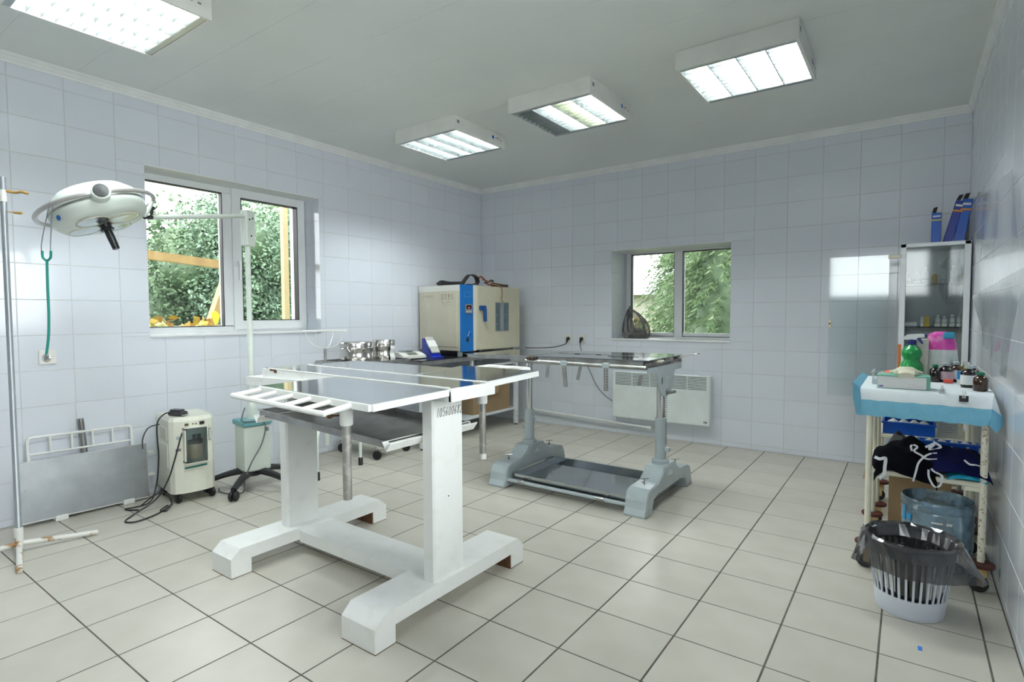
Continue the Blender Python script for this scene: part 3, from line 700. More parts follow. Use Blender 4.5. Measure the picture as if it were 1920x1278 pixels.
AP = Vector((PX, PY, 1.80)); AE = Vector((.690, -3.650, 1.672)); ad = (AE - AP).normalized()
yaw = math.atan2(ad.y, ad.x)
JB = T(PX, PY, 0) @ RZ(yaw)
jb = MB().rbox((-.045, -.026, 1.605), (.030, .026, 1.835), .005, 2, JB).build('joint_box', mint, ol)
for px, pz in ((-.02, 1.785), (.008, 1.775), (-.006, 1.67)):
    for s_ in (-1, 1): MB().lathe([(.006, 0), (.005, .003), (0, .003)], (0, 0, 0), 10, JB @ T(px, s_ * .026, pz) @ RX(-s_ * PI/2)).build('bolt', rubber, jb)
MB().tube([AP, AE], .014, 12).build('arm', mint, ol)
e2 = AE + ad * .045
MB().tube([AE, e2], .011, 10).build('arm_end', blackp, ol)
MB().tube([AE + Vector((0, 0, .012)), AE + Vector((0, 0, .035))], .008, 8).lathe([(.010, .035), (.018, .040), (.016, .055), (0, .058)], AE, 10).build('clamp_knob', blackp, ol)
# head: shallow dome, tilted
HC = Vector((.668, -3.880, 1.672))
nrm = Vector((.24, .27, -.93)).normalized()             # the way the lamp shines
zx = -nrm; xx_ = Vector((.35, -.9, 0)); xx_ = (xx_ - zx * xx_.dot(zx)).normalized(); yy_ = zx.cross(xx_)
HM = Matrix((( xx_.x, yy_.x, zx.x, HC.x), (xx_.y, yy_.y, zx.y, HC.y), (xx_.z, yy_.z, zx.z, HC.z), (0, 0, 0, 1)))
MB().lathe([(.125, -.068), (.180, -.062), (.199, -.042), (.205, -.005), (.203, .012)], (0, 0, 0), 48, HM, cap=False).lathe([(0, -.062), (.125, -.0682)], (0, 0, 0), 48, HM, cap=False).build('head_rim', mint, ol)
MB().lathe([(.200, .010), (.202, .026), (.188, .062), (.148, .098), (.08, .118), (0, .124)], (0, 0, 0), 48, HM).build('head_dome', mint, ol)
MB().lathe([(.2062, .004), (.2062, .014)], (0, 0, 0), 48, HM, cap=False).build('head_band', steel_d, ol)
lens = glassmat('lamp_lens', (0.55, 0.62, 0.62), 3.0, 0.03, 0.25, (0.55, 0.62, 0.62))
refl = mat('lamp_reflector', (0.55, 0.60, 0.60), 0.2, 0.8)
for k in range(4):
    a = math.radians(20 + 90 * k); c = Vector((.098 * math.cos(a), .098 * math.sin(a), -.0690))
    o = MB().lathe([(0, .004), (.045, .0045), (.064, .002), (.0665, -.001), (.064, -.003), (.061, -.002), (.04, -.004), (0, -.005)], (0, 0, 0), 28, HM @ T(*c)).build('lens', refl, ol)
    MB().lathe([(.067, -.0035), (.069, .002)], (0, 0, 0), 28, HM @ T(*c), cap=False).build('lens_ring', cream, o)
HT = HM @ T(0, 0, -.070)
MB().lathe([(.026, 0), (.024, -.02), (.030, -.026), (.030, -.032)], (0, 0, 0), 18, HT).build('grip_collar', blackp, ol)
MB().lathe([(.017, -.032), (.018, -.07), (.016, -.13), (0, -.131)], (0, 0, 0), 16, HT).build('grip', blackp, ol)
# bow round the head, carried by the arm end
bow = []
for k in range(40):
    a = 2 * PI * k / 40
    p = HM @ Vector((.262 * math.cos(a), .238 * math.sin(a), .012)); bow.append(p)
MB().tube(bow, .011, 8, closed=True).build('bow', mat('grey_bow', (0.52, 0.51, 0.50), 0.3, 0.5), ol)
near = min(bow, key=lambda p: (p - e2).length)
MB().tube([e2, (e2 + near) / 2, near], .011, 8).build('bow_link', mint, ol)
toward = (CAM - HC); loc = HM.inverted().to_3x3() @ toward; ang = math.atan2(loc.y, loc.x) + .16
K = HM @ RZ(ang) @ T(.207, 0, .010) @ RY(PI/2)
kb = MB().lathe([(.040, 0), (.040, .058), (.036, .061)], (0, 0, 0), 24, K).build('pivot_boss', mint, ol)
MB().lathe([(.031, .061), (.030, .069), (0, .071)], (0, 0, 0), 24, K).build('pivot_cap', blackp, kb)
K2 = HM @ RZ(ang - 1.05) @ T(.2035, 0, -.03) @ RY(PI/2)
MB().lathe([(.013, 0), (.013, .0015), (0, .0015)], (0, 0, 0), 16, K2).build('sticker', blue_st, ol)
lc = MB().tube(bez([(.50, -3.07, .555), (.52, -3.10, .50), (.515, -3.09, .47), (.53, -2.97, .455), (.545, -2.96, .40), (.54, -2.99, .30), (.53, -3.05, .20), (.52, -3.09, .10), (.51, -3.10, .015), (.45, -3.15, .006), (.36, -3.17, .006), (.28, -3.14, .006)], 6), .0045, 6).build('mains_cable', grey_c, ol)

# stethoscope hung on the lamp's bow
green_r = mat('green_rubber', (0.015, 0.25, 0.20), 0.4)
sx_ = min(bow, key=lambda p: p.y)
# hangs where the bow passes, towards the camera's left
def at_px(u, v, D):
    d = fw + rt2 * ((u - 960) / FPX) + dn2 * ((v - 639) / FPX); return CAM + d * D
hang = min(bow, key=lambda p: abs((CI @ p).x / -(CI @ p).z * FPX + 960 - 98) + (0 if p.z < HC.z + .02 else 500))
Dh = -(CI @ hang).z
st = thing('stethoscope', 'green rubber stethoscope hanging from the lamp bow', 'stethoscope', tuple(at_px(88, 668, Dh)))
J = at_px(88, 489, Dh)
lt = rt2
for s_ in (-1, 1):
    MB().tube(bez([hang + lt * (.006 * s_) + Vector((0, 0, .013)), J + lt * (.020 * s_) + Vector((0, 0, .085)), J + lt * (.019 * s_) + Vector((0, 0, .03))], 6), .0024, 7).build('ear_tube', chrome, st)
    MB().tube(bez([J + lt * (.0195 * s_) + Vector((0, 0, .045)), J + lt * (.017 * s_) + Vector((0, 0, .015)), J], 5), .0052, 8).build('fork', green_r, st)
MB().tube(bez([J, at_px(89.5, 540, Dh), at_px(91.5, 590, Dh), at_px(91, 630, Dh), at_px(87, 666, Dh)], 8), .0055, 8).build('rubber_tube', green_r, st)
MB().lathe([(.0, -.006), (.018, -.006), (.020, 0), (.014, .007), (0, .009)], at_px(87, 671, Dh), 18, RX(PI/2) @ RY(.7)).build('chest_piece', chrome, st)

# ================================================================== DRIP STAND
iv = thing('drip_stand', 'tall thin drip stand with rusty cross feet at the left edge', 'stand', (.475, -4.197, 0))
IX, IY = .475, -4.197
MB().lathe([(.017, .018), (.017, .12), (.0125, .125), (.0125, 1.80), (.0125, 1.805)], (IX, IY, 0), 14).build('pole', mat('grey_tube', (0.42, 0.45, 0.48), 0.35, 0.6), iv)
MB().lathe([(.0175, .02), (.0185, .118), (.0165, .125)], (IX, IY, 0), 14).build('hub', white_r, iv)
for q in ((.766, -4.262), (.525, -3.893), (.20, -4.14), (.43, -4.51)):
    MB().tube([(IX, IY, .045), (q[0], q[1], .014)], .0125, 10).build('foot_bar', white_r, iv)
ochre = mat('ochre_hook', (0.50, 0.30, 0.08), 0.5)
MB().tube(bez([(IX - .04, IY - .05, 1.740), (IX, IY, 1.742), (IX + .03, IY + .035, 1.735), (IX + .062, IY + .055, 1.737), (IX + .085, IY + .07, 1.728)], 5), .0065, 8).build('hook', ochre, iv)
MB().tube(bez([(IX, IY, 1.646), (IX + .03, IY + .025, 1.640), (IX + .065, IY + .05, 1.636)], 5), [.002]*6 + [.006]*5, 8).build('hook', ochre, iv)
MB().lathe([(.0145, 1.69), (.0145, 1.745)], (IX, IY, 0), 12).build('collar', sock_w, iv)

# ================================================================== OXYGEN CONCENTRATOR
oxc = mat('cream_plastic', (0.84, 0.84, 0.73), 0.38)
ox = thing('oxygen_concentrator', 'cream oxygen concentrator on castors with a humidifier jar window', 'medical device', (.24, -3.33, 0), 0)
OM = T(.235, -3.315, 0) @ RZ(math.radians(-9))           # front faces +x
def OX(a, b, r=.0): return MB().rbox(a, b, r, 2, OM) if r else MB().box(a, b, OM)
P = [(-.17, -.125), (.12, -.125), (.150, -.105), (.165, -.06), (.170, 0), (.165, .06), (.150, .105), (.12, .125), (-.17, .125)]
vs = []
body = MB()
def slab(mb, z0, z1, s0=1.0, s1=1.0):
    bot = [OM @ Vector((p[0]*s0, p[1]*s0, z0)) for p in P]; top = [OM @ Vector((p[0]*s1, p[1]*s1, z1)) for p in P]; n = len(P)
    mb.add(bot + top, [list(range(n))[::-1], [n+i for i in range(n)]] + [(i, (i+1) % n, n+(i+1) % n, n+i) for i in range(n)])
slab(body, .062, .505); slab(body, .505, .528, 1.0, .93); body.build('body', oxc, ox)
OX((.148, -.055, .255), (.1735, .062, .465), .006).build('window_box', mat('pale_teal', (0.30, 0.42, 0.42), 0.3), ox)
jar = MB().lathe([(.040, 0), (.042, .01), (.042, .088), (.038, .095)], OM @ Vector((.165, .005, .275)), 20).build('humidifier_jar', mat('amber_jar', (0.62, 0.55, 0.38), 0.2, alpha=.9), ox)
lid = MB().lathe([(.044, .090), (.044, .112), (.030, .116)], OM @ Vector((.165, .005, .275)), 20)
lid.lathe([(.010, .11), (.010, .145)], OM @ Vector((.175, .0, .275)), 10).lathe([(.010, .11), (.010, .145)], OM @ Vector((.175, .026, .275)), 10).build('jar_lid', mat('dark_lid', (.10, .11, .12), .4), jar)
OX((.2095, -.060, .250), (.2115, .066, .470)).build('window_door', glass, ox)
ring(MB(), lambda a, b, d: OM @ Vector((d, a, b)), -.062, .068, .248, .472, .006, .165, .212).build('window_rim', oxc, ox)
for z in (.262, .462): OX((.168, -.064, z - .003), (.216, -.052, z + .003)).build('window_hinge', rubber, ox)
OX((.170, -.050, .478), (.176, -.030, .492)).build('meter', mat('meter_brown', (.10, .08, .04), .5), ox)
OX((.170, .032, .478), (.177, .058, .495)).build('power_switch', rubber, ox)
for y_ in (-.005, .012): MB().lathe([(.004, 0), (.004, .003), (0, .003)], (0, 0, 0), 10, OM @ T(.171, y_, .486) @ RY(PI/2)).build('indicator', rubber, ox)
OX((.148, .083, .370), (.166, .098, .445), .003).build('flow_meter', mat('flow_grey', (.35, .37, .36), .25), ox)
OX((.155, .088, .376), (.168, .094, .440)).build('flow_tube', plaster, ox)
MB().lathe([(.008, 0), (.008, .010), (0, .011)], (0, 0, 0), 12, OM @ T(.152, .092, .462) @ RY(PI/2)).build('flow_knob', oxc, ox)
MB().lathe([(.011, 0), (.010, .004), (0, .005)], (0, 0, 0), 14, OM @ T(.158, -.084, .408) @ RY(PI/2)).build('key_lock', grey_p, ox)
OX((.156, -.100, .325), (.1615, -.062, .342)).build('type_plate', grey_pr, ox)
for i in range(6):
    a0, a1 = lerp(-.055, .068, i / 6), lerp(-.055, .068, (i + 1) / 6)
    OX((.1705 - .0004*abs(i-3), a0, .213 + .0008*i), (.1735 - .0004*abs(i-3), a1, .223 + .0008*i)).build('teal_stripe', mat('teal_stripe', (0.0, .17, .15), .4), ox)
OX((-.10, -.128, .22), (.09, -.1245, .36), .001).build('side_panel', oxc, ox)
OX((-.06, -.129, .385), (.07, -.1245, .46), .002).build('side_grip', mat('cream_shade', (0.66, 0.65, 0.53), .4), ox)
for sx, sy in ((.125, -.085), (.125, .105), (-.13, -.10), (-.13, .10)):
    c = OM @ Vector((sx, sy, .03)); MB().lathe([(0, -.014), (.022, -.014), (.030, -.007), (.030, .007), (.022, .014), (0, .014)], c, 18, RX(PI/2)).tube([c, c + Vector((0, 0, .036))], .008, 8).build('castor', rubber, ox)
hs = thing('handset', 'small black handset lying on top of the cream concentrator', 'handset', tuple(OM @ Vector((.04, -.05, .528))))
HS = OM @ T(.055, -.055, .529) @ RZ(.5)
MB().rbox((-.055, -.030, .0), (.055, .030, .030), .014, 3, HS).build('body', mat('graphite_plastic', (.035, .037, .042), .3), hs)
MB().rbox((-.045, -.022, .026), (.035, .022, .040), .012, 3, HS).build('hump', mat('graphite_plastic', (.035, .037, .042), .3), hs)
MB().rbox((.052, -.026, .004), (.060, .026, .012), .003, 2, HS).build('edge', chrome, hs)
a = OM @ Vector((.06, -.06, .545))
cb = thing('cable_bundle', 'tangled black cables hanging from the concentrator to the floor', 'cable', (.30, -3.52, 0))
MB().tube(bez([OM @ Vector((.10, -.035, .542)), OM @ Vector((.145, -.05, .47)), OM @ Vector((.180, -.085, .38)), OM @ Vector((.178, -.115, .27)), OM @ Vector((.17, -.15, .16)), (.36, -3.55, .06), (.38, -3.68, .008), (.45, -3.74, .006), (.50, -3.70, .006), (.46, -3.58, .006), (.36, -3.46, .006)], 7), .0042, 6).build('cable', rubber, cb)
MB().tube(bez([OM @ Vector((.0, -.06, .543)), OM @ Vector((.02, -.115, .545)), OM @ Vector((.03, -.16, .50)), OM @ Vector((.03, -.165, .40)), OM @ Vector((.05, -.165, .28)), OM @ Vector((.06, -.185, .12)), (.29, -3.56, .03), (.22, -3.66, .006), (.30, -3.62, .006)], 7), .0042, 6).build('cable', rubber, cb)
MB().tube(bez([OM @ Vector((-.06, -.13, .47)), OM @ Vector((-.06, -.19, .455)), OM @ Vector((-.04, -.225, .40)), OM @ Vector((-.01, -.235, .34))], 7), .0038, 6).build('cable', rubber, cb)
MB().tube(bez([(.28, -3.60, .02), (.36, -3.55, .09), (.415, -3.515, .10), (.44, -3.495, .04), (.45, -3.53, .006), (.42, -3.55, .008), (.43, -3.51, .03)], 7), .0042, 6).build('cable', rubber, cb)

# ================================================================== BASIN STAND
bs = thing('basin_stand', 'pale basin stand with a wire bowl ring and three rubber-footed legs', 'stand', (.40, -2.41, 0))
BX, BY = .42, -2.40
wire = mat('white_wire', (0.84, 0.86, 0.84), 0.3)
ringp = [(BX + .155 * math.cos(2*PI*k/40), BY + .155 * math.sin(2*PI*k/40), 1.035) for k in range(40)]
MB().tube(ringp, .0045, 8, closed=True).build('ring', wire, bs)
for k in range(4):
    a = math.radians(30 + 90 * k)
    MB().tube(bez([(BX + .155*math.cos(a), BY + .155*math.sin(a), 1.035), (BX + .135*math.cos(a), BY + .135*math.sin(a), .98), (BX + .085*math.cos(a), BY + .085*math.sin(a), .925), (BX + .03*math.cos(a), BY + .03*math.sin(a), .905), (BX, BY, .904)], 5), .0035, 7).build('basket_wire', wire, bs)
MB().lathe([(.010, .50), (.010, .905)], (BX, BY, 0), 12).build('post', steel_d, bs)
MB().lathe([(.019, .17), (.019, .52), (.012, .525)], (BX, BY, 0), 14).build('tube', mint, bs)
for q in ((.640, -2.64), (.565, -2.205), (.17, -2.40)):
    d = Vector((q[0] - BX, q[1] - BY, 0)); 
    MB().tube(bez([(BX, BY, .315), (BX + d.x*.45, BY + d.y*.45, .335), (BX + d.x*.82, BY + d.y*.82, .33), (BX + d.x*.97, BY + d.y*.97, .27), (BX + d.x, BY + d.y, .18), (BX + d.x, BY + d.y, .04)], 5), .0125, 9).build('leg', mint, bs)
    MB().lathe([(.017, 0), (.017, .055), (.013, .06)], (q[0], q[1], 0), 12).build('rubber_foot', rubber, bs)
MB().box((BX - .05, BY - .06, .795), (BX + .05, BY + .06, .803)).build('clamp_plate', steel_d, bs)

# ================================================================== INSTRUMENT TROLLEY, DRUMS
tr = thing('instrument_trolley', 'steel instrument trolley on small wheels behind the white table', 'trolley', (.36, -1.90, 0))
tray('tray', tr, (.13, -2.28, .775), (.60, -2.28, .775), (.60, -1.70, .775), (.13, -1.70, .775), .012, .003, steel_d)
MB().rbox((.30, -1.97, .42), (.36, -1.91, .772), .01).build('upper_post', steel_d, tr)
MB().rbox((.285, -1.985, .06), (.375, -1.895, .43), .012).build('column', mat('trolley_beige', (.55, .56, .50), .4), tr)
MB().tube([(.376, -1.94, .38), (.45, -1.93, .395)], .007, 8).lathe([(0, -.014), (.014, 0), (0, .014)], (.455, -1.93, .396), 10).build('crank', rubber, tr)
MB().rbox((.08, -2.02, .075), (.56, -1.86, .11), .01).build('base', mat('trolley_beige', (.55, .56, .50), .4), tr)
for x, y_ in ((.10, -2.03), (.54, -2.03), (.10, -1.70), (.52, -1.70)):
    MB().rbox((x - .012, min(y_, -1.9), .085), (x + .012, max(y_, -1.9), .105), .004).build('base_arm', mat('trolley_beige', (.55, .56, .50), .4), tr)
    MB().tube([(x, y_, .10), (x, y_, .04)], .009, 8).build('castor_fork', steel_d, tr)
    w_ = MB().lathe([(.018, -.011), (.034, -.012), (.037, -.006), (.037, .006), (.034, .012), (.018, .011)], (x + .012, y_, .037), 20, RZ(.4) @ RX(PI/2)).build('wheel', rubber, tr)
    MB().lathe([(0, -.010), (.020, -.011), (.020, .011), (0, .010)], (x + .012, y_, .037), 16, RZ(.4) @ RX(PI/2)).build('wheel_hub', mat('hub_grey', (.5, .5, .5), .4), w_)
drum_m = mat('drum_steel', (0.60, 0.58, 0.55), 0.2, 1.0, c2=(.5, .48, .45), scale=9)
def drum(c, r, h, label):
    t = thing('sterilizing_drum', label, 'drum', c, 0, 'sterilizing drums')
    MB().lathe([(r, 0), (r, h*.18), (r*1.02, h*.20), (r, h*.22), (r, h*.66), (r*1.02, h*.69), (r, h*.71), (r, h*.76)], c, 36).build('body', drum_m, t)
    MB().lathe([(r*1.025, h*.76), (r*1.03, h*.93), (r*1.01, h*.97), (r*.95, h), (0, h)], c, 36).build('lid', drum_m, t)
    for a in (-.95, 2.2):
        d = Vector((math.cos(a), math.sin(a), 0)); s_ = Vector((-d.y, d.x, 0)); b = Vector(c) + d * (r * 1.03) + Vector((0, 0, h * .82))
        MB().tube(bez([b - s_ * .025, b - s_ * .028 + d * .012 + Vector((0, 0, -.02)), b + d * .016 + Vector((0, 0, -.045)), b + s_ * .028 + d * .012 + Vector((0, 0, -.02)), b + s_ * .025], 4), .0025, 6).build('handle', drum_m, t)
    a = -.35; d = Vector((math.cos(a), math.sin(a), 0)); b = Vector(c) + d * (r * 1.03)
    MB().rbox((-.008, -.010, h*.66), (.008, .010, h*.88), .003, 2, T(b.x, b.y, c[2]) @ RZ(a)).build('latch', steel_d, t)
    return t
drum((.395, -2.09, .776), .128, .165, 'wide stainless sterilizing drum on the trolley')
d2 = drum((.42, -1.83, .776), .088, .170, 'narrow stainless sterilizing drum next to the wide drum')
tag(MB().grid(lambda u, v: (.42 + (.1 + .006*math.sin(v*9)) * math.cos(-.2 + u*.55) , -1.83 + (.1 + .004*math.sin(u*7+v*5)) * math.sin(-.2 + u*.55), .778 + v*.118), 8, 8).build('cloth_strip', mat('white_cloth', (.75, .76, .75), .8)), 'white cloth strip hanging off the narrow drum', 'cloth')

# ================================================================== CORNER TABLE, INCUBATOR
lt_w = mat('desk_white', (0.76, 0.80, 0.82), 0.35)
ct = thing('side_table', 'white framed table with a dark top in the room corner', 'table', (.34, -.85, 0))
MB().box((.03, -1.62, .725), (.655, -.10, .758)).build('apron', steel_d, ct)
MB().box((.025, -1.63, .758), (.660, -.09, .766)).build('top', mat('black_gloss_top', (.012, .012, .014), .12), ct)
for x, y_ in ((.625, -.22), (.625, -1.595), (.06, -.16), (.06, -1.595)):
    MB().rbox((x - .02, y_ - .02, .012), (x + .02, y_ + .02, .725), .004).build('leg', lt_w, ct)
    MB().lathe([(.016, 0), (.016, .014)], (x, y_, 0), 10).build('foot', rubber, ct)
for z in (.655,): MB().tube([(.63, -1.60, z), (.63, -.22, z)], .012, 8).build('front_rail', lt_w, ct)
MB().rbox((.615, -.95, .665), (.640, -.925, .726), .003).build('rail_post', lt_w, ct)
MB().box((.06, -1.60, .165), (.63, -.20, .185)).build('lower_shelf', lt_w, ct)
for k in range(2): MB().lathe([(.005, 0), (.005, .002), (0, .002)], (0, 0, 0), 8, T(.6455, -.23, .09 + .05*k) @ RY(PI/2)).build('bolt', rubber, ct)
inc_c = mat('incubator_cream', (0.60, 0.565, 0.43), 0.38)
inc_t = mat('incubator_pale', (0.74, 0.74, 0.68), 0.35)
inc_b = mat('incubator_blue', (0.005, 0.16, 0.52), 0.35)
IM = T(.605, -1.075, 0) @ RZ(math.radians(-4.0))     # local x: outwards normal of the door side = +x; origin near corner; y along the front
ic = thing('incubator', 'big cream and blue incubator cabinet standing on the corner table', 'incubator', tuple(IM @ Vector((-.28, .42, .766))))
Z0, Z1, DP, WD = .812, 1.428, .565, .845
MB().rbox((-DP, 0, Z0), (0, WD, Z1), .006, 2, IM).build('case', inc_c, ic)
MB().box((-DP - .001, -.002, Z1 - .055), (-.005, .0, Z1 + .001), IM).build('top_band', inc_t, ic)
MB().rbox((-DP + .04, -.004, Z0 + .04), (-.04, .001, Z1 - .062), .002, 1, IM).build('side_panel', inc_c, ic)
MB().rbox((-.004, 0.0, Z0 - .004), (.012, .165, Z1 + .003), .003, 2, IM).build('control_strip', inc_b, ic)
MB().rbox((-.002, .205, Z0 + .006), (.028, WD - .004, Z1 - .006), .006, 2, IM).build('door', inc_c, ic)
MB().box((-.002, .166, Z0), (.010, .204, Z1), IM).build('door_jamb', inc_t, ic)
ring(MB(), lambda a, b, d: IM @ Vector((d, a, b)), .045, .130, 1.315, 1.365, .002, .012, .0128).build('label_frame', mat('pale_blue_line', (.2, .45, .75), .5), ic)
th = MB().rbox((.012, .050, 1.165), (.024, .140, 1.250), .003, 2, IM).build('thermostat', mat('grey_bezel', (.22, .24, .27), .4), ic)
MB().box((.024, .062, 1.205), (.0248, .128, 1.240), IM).build('display', mat('display_dark', (.03, .02, .02), .2), th)
MB().box((.0246, .085, 1.212), (.0250, .092, 1.222), IM).box((.0246, .097, 1.212), (.0250, .104, 1.222), IM).build('display_digits', mat('display_digit', (.6, .12, .08), .4, emit=((.9, .2, .15), .6)), th)
for k in range(4): MB().box((.024, .062 + k*.018, 1.176), (.0252, .072 + k*.018, 1.186), IM).build('button', cream, th)
MB().tube([IM @ Vector((.012, .085, .955)), IM @ Vector((.016, .095, .965)), IM @ Vector((.016, .105, 1.0))], .002, 5).build('marker_line', plaster, ic)
MB().lathe([(.018, 0), (.016, .018), (0, .020)], (0, 0, 0), 14, IM @ T(.012, .130, .975) @ RY(PI/2)).build('knob', inc_b, ic)
MB().rbox((.012, .068, .900), (.020, .096, .940), .002, 1, IM).build('rocker_switch', rubber, ic)
hd = MB().rbox((.028, .225, 1.195), (.060, .300, 1.238), .006, 2, IM).build('door_handle', mat('handle_blue', (.005, .07, .28), .35), ic)
MB().rbox((.045, .268, 1.085), (.064, .302, 1.215), .006, 2, IM).build('lever', mat('handle_blue', (.005, .07, .28), .35), hd)
ring(MB(), lambda a, b, d: IM @ Vector((d, a, b)), .455, .665, .985, 1.275, .008, .026, .032).build('window_gasket', mat('gasket_grey', (.35, .36, .33), .5), ic)
MB().box((.024, .462, .992), (.0285, .658, 1.268), IM).build('window', mat('incubator_glass', (.13, .18, .20), .08, c2=(.10, .14, .16)), ic)
for z in (1.06, 1.15): MB().box((.0286, .462, z), (.0292, .50, z + .003), IM).box((.0286, .61, z), (.0292, .655, z + .003), IM).build('shelf_edge', chrome, ic)
MB().box((.0286, .53, .992), (.0290, .585, 1.268), IM).build('inner_reflection', mat('inner_steel', (.5, .52, .52), .25, 1.0), ic)  # bright strip on the pane paints a reflection of the inner steel
for c in range(2):
    for k in range(15):
        x = -.455 + c * .30; z = 1.255 - k * .019
        MB().box((x, -.0052, z), (x + .055, -.0038, z + .005), IM).build('vent_slot', mat('cream_shade', (0.66, 0.65, 0.53), .4), ic)
dp = lambda a, b: IM @ Vector((a, -.0045, b))
strokes(MB(), '0393', dp(-.245, 1.298), (IM.to_3x3() @ Vector((1, 0, 0))), (0, 0, 1), .048, .036, .006, .0016).build('handwritten_number', black_pen, ic)
strokes(MB(), '05YA', dp(-.235, 1.240), (IM.to_3x3() @ Vector((1, 0, 0))), (0, 0, 1), .030, .024, .006, .0008).build('handwritten_letters', mat('faint_pen', (.25, .25, .22), .7), ic)
strokes(MB(), 'V-G0VV8', dp(-.51, 1.318), (IM.to_3x3() @ Vector((1, 0, 0))), (0, 0, 1), .020, .019, .003, .0010).build('worn_lettering', mat('faint_pen', (.25, .25, .22), .7), ic)
for a in (-.244, -.16): MB().box((a - .002 + .008, -.0050, 1.262), (a + .008, -.0042, 1.300), IM).build('pen_drip', mat('faint_pen', (.25, .25, .22), .7), ic)
for a, b in ((-.035, .03), (-.53, .03), (-.035, .80), (-.53, .80)): MB().rbox((a - .018, b - .018, .766), (a + .018, b + .018, Z0), .003, 1, IM).build('foot', grey_p, ic)
# things on the incubator
def on_inc(a, b, z=0): return IM @ Vector((a, b, Z1 + .002 + z))
tag(MB().ribbon(bez([on_inc(-.36, .06, .006), on_inc(-.33, .08, .030), on_inc(-.26, .10, .018), on_inc(-.18, .12, .014), on_inc(-.10, .13, .012)], 4), .05, .006).build('black_strap', rubber), 'flat black strap lying along the incubator top edge', 'strap')
tag(MB().ribbon(bez([on_inc(-.02, .05, .004), on_inc(-.03, .10, .05), on_inc(-.03, .16, .098), on_inc(-.03, .24, .085), on_inc(-.03, .27, .03), on_inc(-.02, .20, .008), on_inc(-.02, .12, .006)], 5), .05, .007, (1, 0, 0)).build('black_collar', rubber), 'black webbing collar looped upright on the incubator', 'collar')
red_w = mat('red_webbing', (.28, .06, .03), .6); rope_m = mat('twisted_rope', (.42, .28, .14), .8, c2=(.22, .10, .05), scale=90)
tag(MB().tube(bez([on_inc(-.03, .27, .01), on_inc(-.03, .29, .075), on_inc(-.03, .33, .085), on_inc(-.02, .38, .045), on_inc(-.05, .45, .018), on_inc(-.02, .52, .02)], 5), .008, 7).build('red_leash', red_w), 'reddish brown leash tangled beside the black collar', 'leash')
tag(MB().tube(bez([on_inc(-.03, .34, .06), on_inc(-.02, .40, .05), on_inc(.0, .46, .02), on_inc(.02, .50, .012), IM @ Vector((.036, .545, Z1 - .01)), IM @ Vector((.038, .555, Z1 - .07)), IM @ Vector((.036, .550, Z1 - .125)), IM @ Vector((.038, .565, Z1 - .155))], 6), .005, 7).build('twisted_cord', rope_m), 'thin brown cord hanging over the incubator door', 'rope')
tag(MB().tube(bez([on_inc(-.04, .38, .03), on_inc(-.02, .42, .045), on_inc(-.03, .47, .060), on_inc(-.03, .50, .05)], 4), .009, 7).build('leather_loop', mat('dark_leather', (.05, .04, .03), .5)), 'short dark leather piece on the incubator beside the cord', 'strap')
tag(MB().ribbon(bez([on_inc(-.08, .52, .02), on_inc(-.08, .60, .014), on_inc(-.07, .70, .006), on_inc(-.06, .76, .004)], 4), .05, .006).build('brown_belt', mat('brown_belt', (.09, .055, .035), .5)), 'flat brown belt lying at the far end of the incubator top', 'belt')
# scale and blue wedge stand
sc_w = mat('scale_white', (.76, .77, .72), .35)
sk = thing('scale', 'small white electronic scale with a round pan', 'scale', (.36, -1.54, .766))
SM = T(.37, -1.50, .767) @ RZ(math.radians(-12))
MB().add([SM @ Vector(p) for p in ((-.10,-.12,.006),(.10,-.12,.006),(.10,.12,.006),(-.10,.12,.006),(-.10,-.115,.055),(.02,-.115,.055),(.10,-.115,.028),(-.10,.115,.055),(.02,.115,.055),(.10,.115,.028))], [(0,3,2,1),(4,5,8,7),(5,6,9,8),(0,1,6,5,4),(3,7,8,9,2),(1,2,9,6),(0,4,7,3)]).build('case', sc_w, sk)
MB().lathe([(.065, .062), (.07, .064), (.072, .070), (0, .066)], SM @ Vector((-.04, 0, 0)), 24).lathe([(.02, .05), (.02, .063)], SM @ Vector((-.04, 0, 0)), 12).build('pan', steel, sk)
MB().add([SM @ Vector(p) for p in ((.03,-.05,.0528),(.085,-.05,.0345),(.085,.05,.0345),(.03,.05,.0528))], [(0,1,2,3)]).build('display', mat('lcd_grey', (.16, .17, .15), .3), sk)
for a, b in ((-.09, -.10), (.09, -.10), (.09, .10), (-.09, .10)): MB().lathe([(.010, 0), (.010, .008)], SM @ Vector((a, b, 0)), 8).build('foot', rubber, sk)
bl = thing('blue_stand', 'bright blue wedge shaped stand with a grey holder beside the scale', 'stand', (.32, -1.22, .766))
BM_ = T(.36, -1.22, .767) @ RZ(math.radians(-25)); bl_m = mat('royal_blue', (.005, .025, .45), .35)
vs = [BM_ @ Vector((x, y_, z)) for y_ in (-.045, .045) for x, z in ((-.09, 0), (.15, 0), (.15, .02), (-.055, .165), (-.09, .165))]
MB().add(vs, [(0,1,2,3,4), (9,8,7,6,5)] + [(i, 5+i, 5+(i+1) % 5, (i+1) % 5) for i in range(5)]).build('wedge', bl_m, bl)
a_ = math.atan2(-.145, .205); WM = BM_ @ T(-.045, 0, .166) @ RY(-a_)
MB().rbox((.0, -.04, .0), (.23, .04, .020), .006, 2, WM).build('holder', mat('holder_grey', (.52, .52, .48), .5), bl)
MB().box((.06, -.041, .0), (.15, .041, .0215), WM).build('paper_label', plaster, bl)
MB().rbox((.14, -.05, .0), (.20, .05, .012), .003, 2, BM_).build('toe', bl_m, bl)
tag(MB().box((.03, -1.44, .7665), (.54, -1.16, .7685)).build('blue_sheet', mat('dark_blue_sheet', (.005, .012, .09), .3)), 'dark blue sheet under the wedge stand on the black table top', 'sheet')
